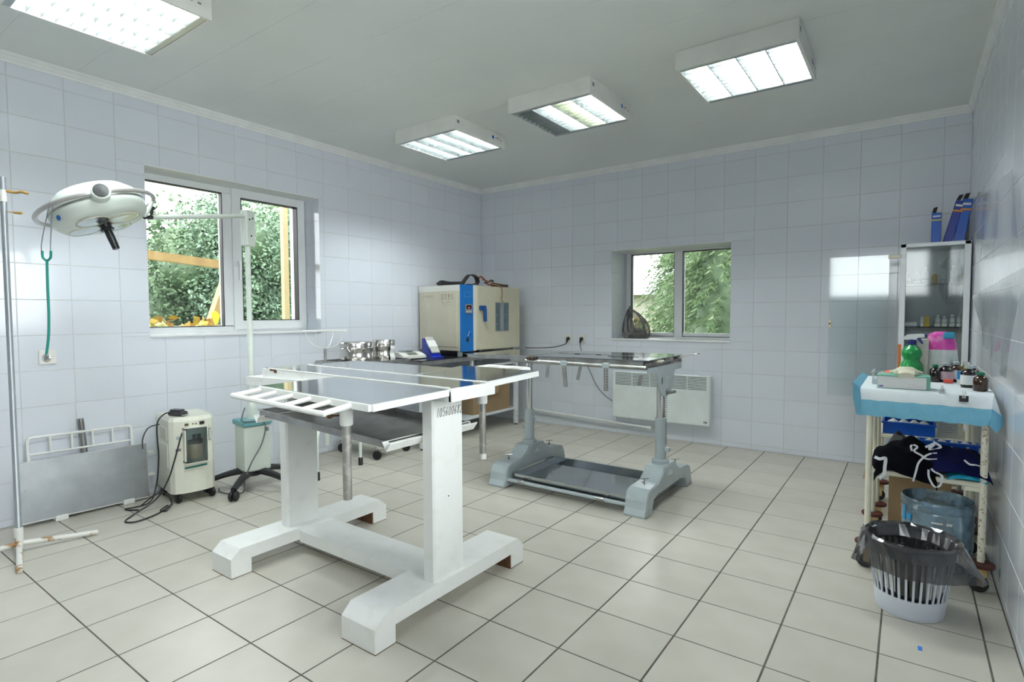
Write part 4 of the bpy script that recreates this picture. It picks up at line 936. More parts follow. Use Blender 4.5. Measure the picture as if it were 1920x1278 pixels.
# cardboard box below the table
cbx = thing('cardboard_box', 'brown cardboard box on the lower shelf of the corner table', 'box', (.45, -.55, .185))
CM = T(.40, -.56, .186) @ RZ(math.radians(-3))
MB().box((-.14, -.30, 0), (.20, .26, .30), CM).build('carton', card, cbx)
vs = [CM @ Vector(p) for p in ((.203, -.30, .30), (.203, .12, .30), (.245, .02, .19), (.255, -.24, .17))]
MB().add(vs + [v + Vector((.003, 0, .002)) for v in vs], [(0,1,2,3), (7,6,5,4), (0,4,5,1), (1,5,6,2), (2,6,7,3), (3,7,4,0)]).build('flap', card, cbx)

# ================================================================== BAG ON THE SILL
def crumple(c, prof, seg, amp, seed, sx=1, sy=1, folds=7):
    """crumpled bag surface round a vertical axis"""
    rnd = random.Random(seed); ph = [rnd.uniform(0, 6.28) for _ in range(6)]; vs = []; fs = []; n = len(prof)
    for i, (r, z, ox_, oy) in enumerate(prof):
        for k in range(seg):
            a = 2*PI*k/seg
            w = 1 + amp * (math.sin(folds*a + ph[0] + i*.6) * .5 + math.sin((folds*2+1)*a + ph[1] - i*.9) * .3 + math.sin(3*a + ph[2]) * .3 + rnd.uniform(-.25, .25))
            vs.append((c[0] + ox_ + r*w*math.cos(a)*sx, c[1] + oy + r*w*math.sin(a)*sy, c[2] + z + rnd.uniform(-.25, .25)*amp*.03*(0 if i in (0,) else 1)))
    for i in range(n - 1):
        for k in range(seg): k2 = (k+1) % seg; fs.append((i*seg+k, i*seg+k2, (i+1)*seg+k2, (i+1)*seg+k))
    return vs, fs
bagm = glassmat('grey_bag_film', (0.72, 0.71, 0.70), 1.8, 0.12, 0.22, (0.35, 0.34, 0.33))
bg_ = thing('plastic_bag', 'tied translucent black plastic bag standing on the back window sill', 'bag', (1.82, .10, .918))
prof_b = [(.02, .003, 0, 0), (.115, .003, 0, 0), (.135, .03, 0, 0), (.138, .08, .005, 0), (.125, .14, 0, 0), (.10, .19, -.015, 0), (.065, .24, -.035, 0), (.03, .275, -.055, 0), (.012, .29, -.062, 0), (.020, .305, -.062, 0), (.004, .312, -.062, 0)]
v_, f_ = crumple((1.82, .115, .918), prof_b, 36, .09, 3, 1.0, .72); MB().add(v_, f_, False).build('film', bagm, bg_)
v_, f_ = crumple((1.835, .115, .92), [(.01, .004, 0, 0), (.09, .004, 0, 0), (.10, .03, 0, 0), (.07, .075, 0, 0), (.02, .10, -.03, 0)], 18, .22, 5, 1.0, .75, 4); MB().add(v_, f_, False).build('rubbish', mat('grey_rubbish', (.06, .058, .055), .6, c2=(.25, .24, .22), scale=18), bg_)
for s_ in (-.045, .0, .055): MB().tube(bez([(1.758, .075, 1.205), (1.765 + s_*.4, .045, 1.15), (1.775 + s_, .022, 1.06), (1.785 + s_*1.2, .012, .98)], 5), .0045, 5).build('dark_fold', mat('black_fold', (.02, .02, .02), .4), bg_)

# ================================================================== GLASS CABINET
cab_w = mat('cabinet_white', (0.78, 0.81, 0.83), 0.3)
CX0, CX1, CY0, CY1, CZ0, CZ1 = 3.912, 4.284, -.352, -.004, .10, 1.612
cb_ = thing('glass_cabinet', 'white framed glass medicine cabinet in the right corner with its glass door open', 'cabinet', ((CX0+CX1)/2, -.18, 0))
for x in (CX0, CX1):
    for y_ in (CY0, CY1):
        a = x if x == CX0 else x - .034; b = y_ if y_ == CY0 else y_ - .03
        MB().rbox((a, b, 0), (a + .034, b + .03, CZ1), .003, 1).build('post', cab_w, cb_)
MB().rbox((CX0, CY0, CZ1 - .026), (CX1, CY1, CZ1), .003, 1).build('top', cab_w, cb_)
MB().box((CX0 + .03, CY0, CZ0), (CX1 - .03, CY0 + .03, CZ0 + .03)).build('bottom_rail', cab_w, cb_)
MB().box((CX0 + .02, CY1 - .008, CZ0), (CX1 - .02, CY1, CZ1 - .02)).build('back_panel', mat('cabinet_back', (.55, .60, .62), .35), cb_)
for z in (CZ0, .60, 1.050, 1.335): MB().box((CX0 + .012, CY0 + .034, z), (CX1 - .012, CY1 - .010, z + .006)).build('shelf', glass_s, cb_)
for x in (CX0 + .004, CX1 - .008): MB().box((x, CY0 + .03, CZ0), (x + .004, CY1 - .03, CZ1 - .03)).build('side_pane', glass_c, cb_)
MB().box((CX0 + .034, CY0 + .006, 1.075), (CX1 - .034, CY0 + .011, CZ1 - .026)).build('front_pane', glass_c, cb_)
dr = MB().box((3.498, CY0 - .006, .56), (3.852, CY0 - .001, 1.546)).build('open_door', glass_c, cb_)
for z in (.66, 1.530): MB().rbox((3.845, CY0 - .014, z - .012), (3.915, CY0 + .002, z + .012), .003, 1).build('hinge', cream, dr)
lk = MB().rbox((3.494, CY0 - .014, 1.045), (3.516, CY0 + .006, 1.105), .003, 1).build('latch', cream, dr)
MB().lathe([(.006, 0), (.006, .003), (0, .003)], (0, 0, 0), 8, T(3.505, CY0 - .014, 1.075) @ RX(PI/2)).build('latch_screw', rubber, lk)
# medicine on the shelves
lab_w = mat('label_white', (.78, .79, .78), .5); lab_g = mat('label_grey', (.45, .47, .48), .5)
yel = mat('yellow_carton', (.62, .45, .03), .5)
def vial(c, r, h, body, cap, label, nm='medicine_bottle', strip=None, cat='bottle', group=None, lab=None):
    t = thing(nm, label, cat, c, 0, group)
    MB().lathe([(r*.9, 0), (r, .003), (r, h*.66), (r*.86, h*.74), (r*.48, h*.80), (r*.44, h*.86)], c, 18).build('body', body, t)
    MB().lathe([(r*.52, h*.85), (r*.54, h*.86), (r*.54, h*.98), (r*.46, h)], c, 14).build('cap', cap, t)
    if lab: MB().lathe([(r*1.012, h*.12), (r*1.012, h*.56)], c, 18, cap=False).build('label', lab, t)
    if strip: MB().lathe([(r*1.02, h*.30), (r*1.02, h*.36)], c, 18, cap=False).build('label_print', strip, t)
    return t
z = 1.0565
def carton(a, b, m, label, cat='box', nm='carton', pr=None):
    t = thing(nm, label, cat, ((a[0]+b[0])/2, (a[1]+b[1])/2, a[2]))
    MB().rbox(a, b, .001, 1).build('box', m, t)
    if pr:
        for p0, p1, pm in pr: MB().box(p0, p1).build('print', pm, t)
    return t
carton((3.925, -.30, z), (4.012, -.24, z + .030), lab_w, 'flat white carton at the left end of the lower cabinet shelf', pr=[((3.928, -.3008, z + .003), (4.005, -.2999, z + .007), teal_p)])
carton((4.032, -.30, z), (4.050, -.25, z + .068), lab_w, 'slim white carton touching the yellow carton in the cabinet')
carton((4.052, -.30, z), (4.082, -.25, z + .070), yel, 'yellow carton on the lower cabinet shelf')
grp = 'white bottles on the lower cabinet shelf'
for k, (x, h) in enumerate(((4.125, .078), (4.160, .072), (4.200, .082), (4.238, .084))):
    vial((x, -.285, z), .016, h, lab_w, plaster, ['white bottle nearest the yellow carton on the lower cabinet shelf', 'second white bottle right of the yellow carton', 'third white bottle right of the yellow carton', 'rightmost white bottle on the lower cabinet shelf'][k], strip=lab_g, group=grp)
z = 1.3415
cols = [lab_w, lab_w, lab_w, yel, lab_w, lab_w, yel]
nm_ = ['leftmost bottle on the upper cabinet shelf', 'second bottle from the left on the upper cabinet shelf', 'third bottle from the left on the upper cabinet shelf', 'yellow bottle left of centre on the upper cabinet shelf', 'white bottle between two yellow ones on the upper cabinet shelf', 'white bottle in the back row of the upper cabinet shelf', 'yellow bottle at the right end of the upper cabinet shelf']
for k in range(7):
    vial((3.955 + k * .050, -.13 - .04 * (k % 2), z), .019, .085 + .02 * (k % 3), cols[k], plaster, nm_[k], strip=lab_g, group='bottles on the upper cabinet shelf')
# clear bag of syringes behind the glass
sb = thing('syringe_bag', 'clear plastic bag of syringes hanging behind the cabinet glass', 'bag', (4.19, -.28, 1.20))
v_, f_ = crumple((4.185, -.285, 1.205), [(.012, 0, 0, 0), (.04, .03, 0, 0), (.058, .10, 0, 0), (.062, .20, 0, 0), (.05, .28, 0, 0), (.03, .31, .01, 0)], 20, .10, 9, 1, .35); MB().add(v_, f_).build('film', film, sb)
for k in range(3): MB().lathe([(.009, 0), (.009, .10), (.004, .105), (.004, .16), (.011, .162), (.011, .166)], (4.16 + .022*k, -.285, 1.235 + .02*k), 10).build('syringe', [lab_g, lab_w, grey_p][k], sb)
# tall tubes on the cabinet top
tb = mat('tube_blue', (.004, .10, .52), .3); tbd = mat('tube_dark_blue', (.006, .03, .30), .35); orn = mat('orange_band', (.75, .28, .05), .5); ylw = mat('yellow_band', (.65, .60, .08), .5)
def long_carton(x, lean, h, w, m, band, label):
    t = thing('long_carton', label, 'box', (x, -.2, CZ1)); M = T(x, -.22, CZ1 + .002) @ RY(lean)
    MB().rbox((0, -.02, .0), (w, .02, h), .003, 1, M).build('box', m, t)
    MB().box((-.0006, -.0206, h*.74), (w + .0006, .0206, h*.785), M).build('colour_band', band, t)
    MB().box((.006, -.0207, h*.86), (w - .006, -.0199, h*.91), M).build('print', lab_w, t)
    MB().add([M @ Vector(p) for p in ((0, -.02, h), (w*.45, -.02, h), (w*.6, -.045, h + .035), (.008, -.04, h + .03))], [(0,1,2,3)]).build('flap', blackp, t)
    MB().add([M @ Vector(p) for p in ((w*.5, .02, h), (w, .02, h), (w, .03, h + .045), (w*.55, .03, h + .04))], [(0,1,2,3)]).build('flap', lab_w, t)
long_carton(4.078, 0.0, .205, .052, tb, ylw, 'upright blue carton with a yellow band on the cabinet')
long_carton(4.138, .235, .285, .050, tbd, orn, 'leaning dark blue carton with an orange band, left of its twin')
long_carton(4.196, .150, .285, .055, tb, orn, 'leaning blue carton with an orange band nearest the right wall')
carton((4.232, -.18, CZ1 + .001), (4.280, -.10, CZ1 + .225), mat('grey_carton', (.30, .29, .30), .6), 'grey box standing behind the leaning blue cartons')

# clear sheets hung along the right wall
def hung_film(name, label, pts, seed):
    rnd = random.Random(seed); A, B, Cc, D = [Vector(p) for p in pts]
    def fn(u, v):
        p = A.lerp(B, u).lerp(D.lerp(Cc, u), v)
        return p + Vector((-.008 * (1 + math.sin(u * 17 + v * 3 + seed)) * (.3 + v) - .004, 0, 0))
    tag(MB().grid(fn, 16, 8).build(name, film), label, 'plastic sheet')
hung_film('plastic_sheet', 'clear plastic sheet hung high on the right wall', ((4.286, -.75, 1.80), (4.286, -2.05, 1.70), (4.286, -2.45, 1.36), (4.286, -.85, 1.44)), 1)
hung_film('plastic_sheet', 'clear plastic pocket hung on the right wall above the cart', ((4.284, -.62, 1.25), (4.284, -2.5, 1.30), (4.284, -2.2, .90), (4.284, -1.35, 1.00)), 2)

# ================================================================== CARTS
brown_d = mat('oxide_red_disc', (.10, .022, .012), .5, c2=(.06, .015, .01), scale=20)
ochre_f = mat('yellowed_fork', (.62, .50, .26), .5, c2=(.40, .22, .08), scale=30)
def cart(label, x0, x1, y0, y1, zt, zs, rusty):
    t = thing('cart', label, 'cart', ((x0+x1)/2, (y0+y1)/2, 0), 0, 'cream carts on disc castors')
    for i, (x, y_) in enumerate(((x0, y0), (x1, y0), (x0, y1), (x1, y1))):
        MB().lathe([(.0125, .118), (.0125, zt + .002)], (x, y_, 0), 12).build('leg', cream_r if i in rusty else cream, t)
        MB().lathe([(.012, .104), (.046, .108), (.048, .114), (.046, .121), (.014, .126)], (x, y_, 0), 22).build('bumper_disc', brown_d, t)
        MB().rbox((x - .016, y_ - .018, .066), (x + .022, y_ + .018, .104), .003, 1).rbox((x - .012, y_ - .019, .028), (x + .012, y_ - .015, .075), .002, 1).rbox((x - .012, y_ + .015, .028), (x + .012, y_ + .019, .075), .002, 1).build('castor_fork', ochre_f, t)
        MB().lathe([(0, -.013), (.030, -.013), (.034, -.007), (.034, .007), (.030, .013), (0, .013)], (x - .006, y_, .034), 20, RX(PI/2)).build('wheel', rubber, t)
    MB().rbox((x0 - .012, y0 - .012, zt - .025), (x1 + .012, y1 + .012, zt), .004, 1).build('top', cream, t)
    for k, z_ in enumerate(zs):
        MB().rbox((x0 - .008, y0 - .006, z_ - .022), (x1 + .008, y1 + .006, z_), .004, 1).build('shelf', cream, t)
    MB().rbox((x1 - .06, y0 - .004, zs[0] - .040), (x1, y0 + .02, zs[0] - .022), .002, 1).build('bracket', cream, t)
    return t
cart('cream metal cart nearest the camera, draped with a blue pad', 3.838, 4.232, -2.018, -1.575, .812, [.452], (1,))
cart('cream metal cart behind the draped one, almost hidden', 3.848, 4.225, -1.385, -.90, .790, [.50], ())
# absorbent pad on the front cart: white sheet with a blue border hanging over the front edge
padw = mat('pad_white', (.76, .81, .84), .7, c2=(.72, .78, .82), scale=30, bump=.1, bscale=90)
padb = mat('pad_blue', (.20, .50, .66), .7, c2=(.17, .45, .62), scale=30, bump=.12, bscale=90)
ap = thing('absorbent_pad', 'light blue bordered white absorbent pad draped over the cart top', 'pad', (4.03, -1.8, .812))
def pad_surface(mb, segs):
    for (a, b, c, d) in segs: mb.add([a, b, c, d], [(0, 1, 2, 3)])
def rowpts(y_, z_, xl, xr, n=14, wob=.004, sag=0.0):
    return [Vector((lerp(xl, xr, i/n), y_ + wob*math.sin(i*1.7 + z_*40), z_ + wob*.6*math.sin(i*2.3 + y_*9) - sag*(i/n)**2)) for i in range(n+1)]
rows = [rowpts(-1.46, .8145, 3.80, 4.262, wob=0), rowpts(-1.9, .8145, 3.80, 4.262, wob=0), rowpts(-2.030, .8155, 3.80, 4.255, wob=.001), rowpts(-2.046, .806, 3.80, 4.250, wob=.001), rowpts(-2.062, .765, 3.805, 4.245, wob=.003, sag=.004)]
rows2 = [rowpts(-2.0625, .7645, 3.805, 4.245, wob=.003, sag=.004), rowpts(-2.075, .735, 3.806, 4.243, wob=.004, sag=.004), rowpts(-2.082, .698, 3.808, 4.238, wob=.005, sag=.002)]
def rows_mesh(rows):
    n = len(rows[0]); vs = [p for r_ in rows for p in r_]; return vs, [(j*n+i, j*n+i+1, (j+1)*n+i+1, (j+1)*n+i) for j in range(len(rows)-1) for i in range(n-1)]
MB().add(*rows_mesh(rows), True).build('white_sheet', padw, ap)
MB().add(*rows_mesh(rows2), True).build('border', padb, ap)
# left margin, turned up a little, and right corner folded outwards
MB().add([(3.80,-1.46,.8146),(3.80,-2.03,.8156),(3.772,-2.075,.842),(3.775,-1.50,.835),(3.80,-2.046,.806),(3.805,-2.062,.765),(3.776,-2.085,.77),(3.808,-2.082,.698),(3.790,-2.088,.70)], [(0,1,2,3),(1,4,5,6,2),(5,7,8,6)]).build('border', padb, ap)
MB().add([(4.262,-1.46,.8146),(4.255,-2.03,.8156),(4.250,-2.046,.806),(4.245,-2.062,.765),(4.278,-2.03,.735),(4.282,-1.50,.79)], [(0,1,5),(1,4,5),(1,2,3,4)]).build('white_fold', padw, ap)
MB().add([(4.245,-2.0625,.765),(4.238,-2.083,.698),(4.262,-2.07,.668),(4.284,-2.035,.700),(4.2835,-2.02,.740),(4.278,-2.031,.735)], [(0,1,2,3,5),(5,3,4)]).build('border', padb, ap)
PZ = .8165
# glove box with a glove on it
gb = thing('glove_box', 'white and green cardboard glove box at the front of the cart', 'box', (3.955, -1.95, PZ))
MB().rbox((3.860, -2.015, PZ), (4.050, -1.905, PZ + .058), .002, 1).build('carton', mat('glove_green', (.16, .42, .32), .5, c2=(.22, .48, .38), scale=40), gb)
MB().box((3.862, -2.0165, PZ + .002), (4.036, -2.0148, PZ + .052)).build('front_panel', lab_w, gb)
MB().box((3.868, -2.0172, PZ + .006), (3.884, -2.0163, PZ + .012)).build('emblem', mat('violet_print', (.12, .10, .40), .5), gb)
for k, (a, b) in enumerate(((.972, 1.0), (1.0, 1.028), (.972, 1.02))): MB().box((3 + a, -2.0172, PZ + .020 - k*.006), (3 + b, -2.0163, PZ + .022 - k*.006)).build('print', mat('pink_print', (.70, .55, .66), .5), gb)
gv = thing('rubber_glove', 'cream latex glove flopped over the glove box', 'glove', (3.965, -1.97, PZ + .058)); gl_m = mat('cream_latex', (.72, .69, .55), .6, c2=(.66, .62, .46), scale=25)
gz = PZ + .060
def blob(fn, nu, nv, m, nm, par): MB().grid(fn, nu, nv).build(nm, m, par)
MB().lathe([(.0, .034), (.022, .033), (.038, .022), (.044, .010), (.043, .0)], (3.965, -1.965, gz), 18, Matrix.Diagonal((1.05, .75, 1, 1))).build('palm', gl_m, gv)
MB().grid(lambda u, v: (3.937 + u*.058, -1.985 - .036*min(1, v*2) - .002, gz + .018 - .030*max(0, v-.2)*1.3 + .006*math.sin(u*PI) ), 8, 6).build('cuff', gl_m, gv)
for k in range(5):
    a = math.radians(35 + 28*k); c0 = Vector((3.965, -1.955, gz + .008)); d = Vector((math.cos(a), math.sin(a)*.5, 0))
    MB().tube([c0 + d*.02, c0 + d*.05 + Vector((0, 0, .002)), c0 + d*.072 - Vector((0, 0, .002))], [.010, .009, .005], 8).build('finger', gl_m, gv)
# clear tub with red sachets
tbk = thing('clear_tub', 'low clear plastic tub holding orange red sachets', 'tub', (3.90, -1.77, PZ))
tray('tub', tbk, (3.835, -1.86, PZ + .003), (3.99, -1.86, PZ + .003), (3.99, -1.66, PZ + .003), (3.835, -1.66, PZ + .003), .048, .002, film)
redm = mat('orange_red', (.75, .12, .06), .45, c2=(.80, .25, .14), scale=60)
v_, f_ = crumple((3.925, -1.76, PZ + .005), [(.01, .0, 0, 0), (.05, .004, 0, 0), (.058, .03, 0, 0), (.035, .052, 0, 0), (.0, .056, 0, 0)], 18, .16, 4, 1.0, 1.2, 4); MB().add(v_, f_).build('sachets', redm, tbk)
# spray bottle
sp = thing('spray_bottle', 'green double-bulb spray bottle with white trigger head', 'spray bottle', (3.982, -1.55, PZ)); grn = mat('green_plastic', (.0, .30, .06), .25, coat=.3); nav = mat('navy_plastic', (.01, .015, .16), .35)
c = (3.984, -1.545, PZ)
MB().lathe([(.034, 0), (.044, .010), (.050, .045), (.046, .075), (.034, .094), (.033, .100), (.041, .118), (.042, .138), (.034, .156), (.018, .170), (.016, .176)], c, 28).build('bottle', grn, sp)
MB().lathe([(.0185, .172), (.0185, .196), (.013, .199)], c, 18).build('collar', nav, sp)
SH = T(c[0], c[1], c[2]) @ RZ(0.0)
hd_ = MB(); hd_.prism([(c[0]+a, c[2]+b) for a, b in ((-.042, .203), (-.020, .222), (.035, .227), (.050, .224), (.050, .211), (.022, .207), (.013, .197), (-.013, .197), (-.034, .198))], c[1]-.011, c[1]+.011, 1); hd_.build('trigger_head', plaster, sp)
MB().lathe([(.007, 0), (.007, .010)], (0, 0, 0), 10, T(c[0]+.049, c[1], c[2]+.218) @ RY(PI/2)).build('nozzle', nav, sp)
MB().prism([(c[0]+a, c[2]+b) for a, b in ((.018, .208), (.034, .208), (.046, .180), (.042, .176), (.030, .186))], c[1]-.006, c[1]+.006, 1).build('trigger', nav, sp)
# diaper pack
dpk = thing('nappy_pack', 'crumpled white plastic pack with a magenta top', 'pack', (4.11, -1.50, PZ))
pkw = mat('pack_white', (.70, .70, .66), .35, c2=(.52, .60, .62), scale=26); pkm = mat('pack_magenta', (.65, .06, .38), .35, c2=(.75, .45, .62), scale=22, lo=.5, hi=.75)
pro = [(.055, 0, 0, 0), (.064, .02, 0, 0), (.066, .08, 0, 0), (.060, .15, 0, 0)]
v_, f_ = crumple((4.105, -1.50, PZ), pro, 28, .06, 11, 1.0, .6); MB().add(v_, f_).build('pack', pkw, dpk)
v_, f_ = crumple((4.105, -1.50, PZ), [(.060, .15, 0, 0), (.056, .19, -.004, 0), (.048, .225, -.006, 0), (.02, .238, -.006, 0), (.0, .236, -.006, 0)], 28, .06, 11, 1.0, .6); MB().add(v_, f_).build('magenta_top', pkm, dpk)
MB().rbox((4.105, -1.555, PZ + .205), (4.150, -1.535, PZ + .236), .006, 2).build('blue_corner', mat('pack_blue', (.02, .30, .48), .35), dpk)
tag(MB().rbox((4.012, -1.535, PZ), (4.052, -1.47, PZ + .200), .004, 1).build('paper_stack', mat('paper_cream', (.62, .61, .54), .7, c2=(.52, .51, .46), scale=90)), 'upright cream paper stack between the spray bottle and the pack', 'paper')
tag(MB().rbox((3.925, -1.475, PZ), (3.940, -1.455, PZ + .170), .002, 1).build('orange_carton', mat('orange_carton', (.75, .22, .07), .5)), 'thin orange carton edge left of the green spray bottle', 'box')
# brown medicine bottles
amber = mat('amber_glass', (.010, .005, .004), .08, coat=.4); amber2 = mat('amber_glass_light', (.045, .014, .004), .08, coat=.4)
gcap = mat('green_cap', (.0, .17, .08), .4); pinkl = mat('label_pink', (.55, .42, .47), .5)
def amb(c, r, h, cap, lab, label, m=amber): return vial(c, r, h, m, cap, label, 'amber_bottle', None, 'bottle', 'brown glass bottles on the cart', lab)
amb((4.078, -1.600, PZ), .022, .082, gcap, None, 'small dark bottle with a dark green cap beside the pink label bottle')
amb((4.120, -1.585, PZ), .028, .090, grey_p, pinkl, 'dark brown bottle with a pale pink label')
amb((4.160, -1.54, PZ), .024, .095, grey_p, lab_w, 'brown bottle with a white label behind the pink label bottle', amber2)
amb((4.215, -1.66, PZ), .024, .090, grey_p, None, 'dark bottle without a label near the right wall')
amb((4.190, -1.775, PZ), .028, .096, grey_p, lab_w, 'dark bottle with a large white label at the right of the cart')
amb((4.222, -1.90, PZ), .026, .078, gcap, None, 'bare amber bottle with a bright green cap at the cart front', amber2)
jr = vial((4.200, -1.49, PZ), .026, .092, yel, plaster, 'yellow jar with a white lid behind the brown bottles', 'pill_jar', None, 'jar', None, None)
carton((4.155, -1.70, PZ), (4.172, -1.685, PZ + .062), mat('sky_blue', (.02, .25, .60), .5), 'tiny blue and white vial box between the brown bottles', pr=[((4.1545, -1.7008, PZ), (4.1725, -1.6998, PZ + .025), lab_w)])
tag(MB().rbox((4.108, -1.655, PZ), (4.145, -1.635, PZ + .018), .004, 2).build('red_ampoule_pack', mat('red_pack', (.70, .08, .05), .4)), 'small red and white packet in front of the pink label bottle', 'packet')
def clip(x, y_, z_, w, label, m):
    t = thing('binder_clip', label, 'clip', (x, y_, z_), 0, 'binder clips')
    MB().prism([(y_ - .006, z_ - .020), (y_ + .006, z_ - .020), (y_ + .002, z_ + .004), (y_ - .002, z_ + .004)], x - w/2, x + w/2, 0).build('jaw', m, t)
    for s_ in (-1, 1): MB().tube(bez([(x + s_*w*.12, y_ - .004, z_ - .006), (x + s_*w*.22, y_ - .006, z_ + .010), (x + s_*w*.16, y_ - .004, z_ + .022), (x + s_*w*.06, y_ - .003, z_ + .012), (x + s_*w*.05, y_ - .004, z_ - .006)], 4), .0011, 5).build('wire_arm', chrome, t)
clip(4.158, -2.060, .805, .030, 'black binder clip on the front edge of the pad', rubber)
clip(4.088, -2.035, .824, .020, 'grey wire clip on the pad near the glove box', grey_p)

# masks and cloths on the shelf
navy = mat('navy_cloth', (.006, .009, .065), .9, spec=.15, c2=(.004, .006, .05), scale=30, bump=.2, bscale=40); blk = mat('black_cloth', (.004, .004, .007), .95, spec=.1, bump=.2, bscale=40)
turq = mat('turquoise_cloth', (.02, .42, .62), .7)
def heap(x0, x1, y0, y1, z0, h, seed, drape=.0, nu=22, nv=16):
    rnd = random.Random(seed); ph = [rnd.uniform(0, 6.28) for _ in range(8)]
    def fn(u, v):
        e = max(0.0, math.sin(PI*u)) ** .4 * max(0.0, math.sin(PI*min(1, v*.96 + .04))) ** .45
        zz = h * e * (.85 + .10*math.sin(7*u + ph[0] + 3*v) + .09*math.sin(11*v + ph[1] + 4*u) + .05*math.sin(17*u - 9*v + ph[2]))
        yy = lerp(y0, y1, v); d = 0
        if v < .12: d = drape * (1 - v/.12) * (.75 + .25*math.sin(6*u + ph[3]))
        return (lerp(x0, x1, u) + .008*math.sin(9*v + ph[4]), yy + .006*math.sin(12*u + ph[5]), z0 + max(0.002, zz) - d)
    return MB().grid(fn, nu, nv)
SZ = .454
tag(heap(3.850, 4.075, -2.040, -1.72, SZ, .135, 21, .07).build('black_cloth_bundle', blk), 'black fabric bundle with white ties on the cart shelf', 'cloth')
tag(heap(4.03, 4.255, -2.032, -1.62, SZ, .115, 22, .012).build('navy_cloth_bundle', navy), 'navy blue fabric bundle right of the black one on the shelf', 'cloth')
tag(heap(4.115, 4.245, -2.036, -1.90, SZ + .001, .030, 25, .006, 10, 8).build('turquoise_cloth', turq), 'folded turquoise cloth under the navy bundle at the shelf edge', 'cloth')
tag(heap(3.90, 4.0, -1.78, -1.60, SZ, .13, 27, .0, 10, 8).build('dark_grey_pouch', mat('dark_grey_cloth', (.03, .035, .04), .7)), 'dark grey pouch behind the black fabric bundle', 'pouch')
wtie = mat('white_tape', (.66, .68, .72), .7)
Yf = -2.048
def tie(label, pts, w=.0075):
    tag(MB().ribbon(bez(pts, 5), w, .0015, (.8, -.1, .3)).build('cloth_tie', wtie), label, 'cloth tie', 'white ties of the cloth bundles')
def fp(u, v, y_=Yf): 
    d = fw + rt2*((u-960)/FPX) + dn2*((v-639)/FPX); t_ = (y_ - CAM.y)/d.y; return CAM + d*t_
tie('white tie hanging lowest in a loop from the middle of the shelf', [fp(1741, 880), fp(1742, 895), fp(1752, 912, Yf-.01), fp(1762, 910, Yf-.01), fp(1767, 897, Yf-.01), fp(1764, 890), fp(1752, 884), fp(1746, 878)])
tie('long white tie curling over the front of the black bundle', [fp(1710, 845, Yf-.01), fp(1708, 836, Yf-.012), fp(1714, 834, Yf-.012), fp(1720, 838, Yf-.012), fp(1714, 845, Yf-.012), fp(1727, 853, Yf-.012), fp(1738, 860, Yf-.012), fp(1757, 860, Yf-.01)])
tie('white tie crossing down the black bundle to below the shelf', [fp(1757, 849, Yf-.012), fp(1745, 850, Yf-.014), fp(1732, 857, Yf-.014), fp(1722, 868, Yf-.012), fp(1717, 885, Yf-.01), fp(1712, 902, Yf-.008)])
tie('broad white tie hanging at the left end of the shelf', [fp(1640, 856), fp(1650, 860, Yf-.01), fp(1660, 858, Yf-.01), fp(1659, 875, Yf-.01), fp(1657, 888, Yf-.01), fp(1648, 896, Yf-.008)], .013)
tie('white tie knotted on the navy bundle', [fp(1735, 838, Yf-.005), fp(1752, 832, Yf-.006), fp(1742, 842, Yf-.008), fp(1764, 838, Yf-.006), fp(1750, 828, Yf-.004)], .009)
tie('white hem tie along the right edge of the navy bundle', [fp(1808, 862, -2.03), fp(1818, 870, -2.03), fp(1832, 872, -2.03), fp(1850, 878, -2.0)], .007)
# blue trays and papers on the rear cart
tblu = mat('tray_blue', (.0, .10, .55), .35)
def bin_(label, c00, sx, sy, h):
    x, y_, z_ = c00
    t = thing('blue_tray', label, 'tray', (x + sx/2, y_ + sy/2, z_), 0, 'blue plastic trays')
    tray('tub', t, (x, y_, z_ + .003), (x + sx, y_, z_ + .003), (x + sx, y_ + sy, z_ + .003), (x, y_ + sy, z_ + .003), h, .004, tblu)
    bar_ = MB(); bar(bar_, (x - .006, y_ - .006, z_ + h), (x + sx + .006, y_ - .006, z_ + h), .014, .008); bar_.build('rim', tblu, t)
    for k in range(4):
        v_, f_ = crumple((x + sx*(.2 + .2*k), y_ + sy*.4, z_ + .005), [(.01, 0, 0, 0), (.028, .01, 0, 0), (.024, h*.9, 0, 0), (.004, h*1.15, 0, 0)], 10, .3, 30 + k, 1, 1, 3); MB().add(v_, f_).build('swab_pack', lab_w, t)
bin_('blue plastic tray with white packs on the rear cart shelf', (3.868, -1.365, .502), .225, .16, .058)
bin_('blue plastic tray at the back of the front cart shelf', (4.02, -1.64, SZ + .0), .225, .06, .075)
pp = thing('paper_sheet', 'printed paper sheet standing on the rear cart shelf', 'paper', (4.14, -1.33, .502))
MB().box((4.103, -1.345, .502), (4.185, -1.342, .66)).build('sheet', lab_g, pp)
for k in range(9): MB().box((4.112, -1.3457, .53 + k*.013), (4.165 + .01*(k % 2), -1.3449, .533 + k*.013)).build('printed_line', grey_pr, pp)

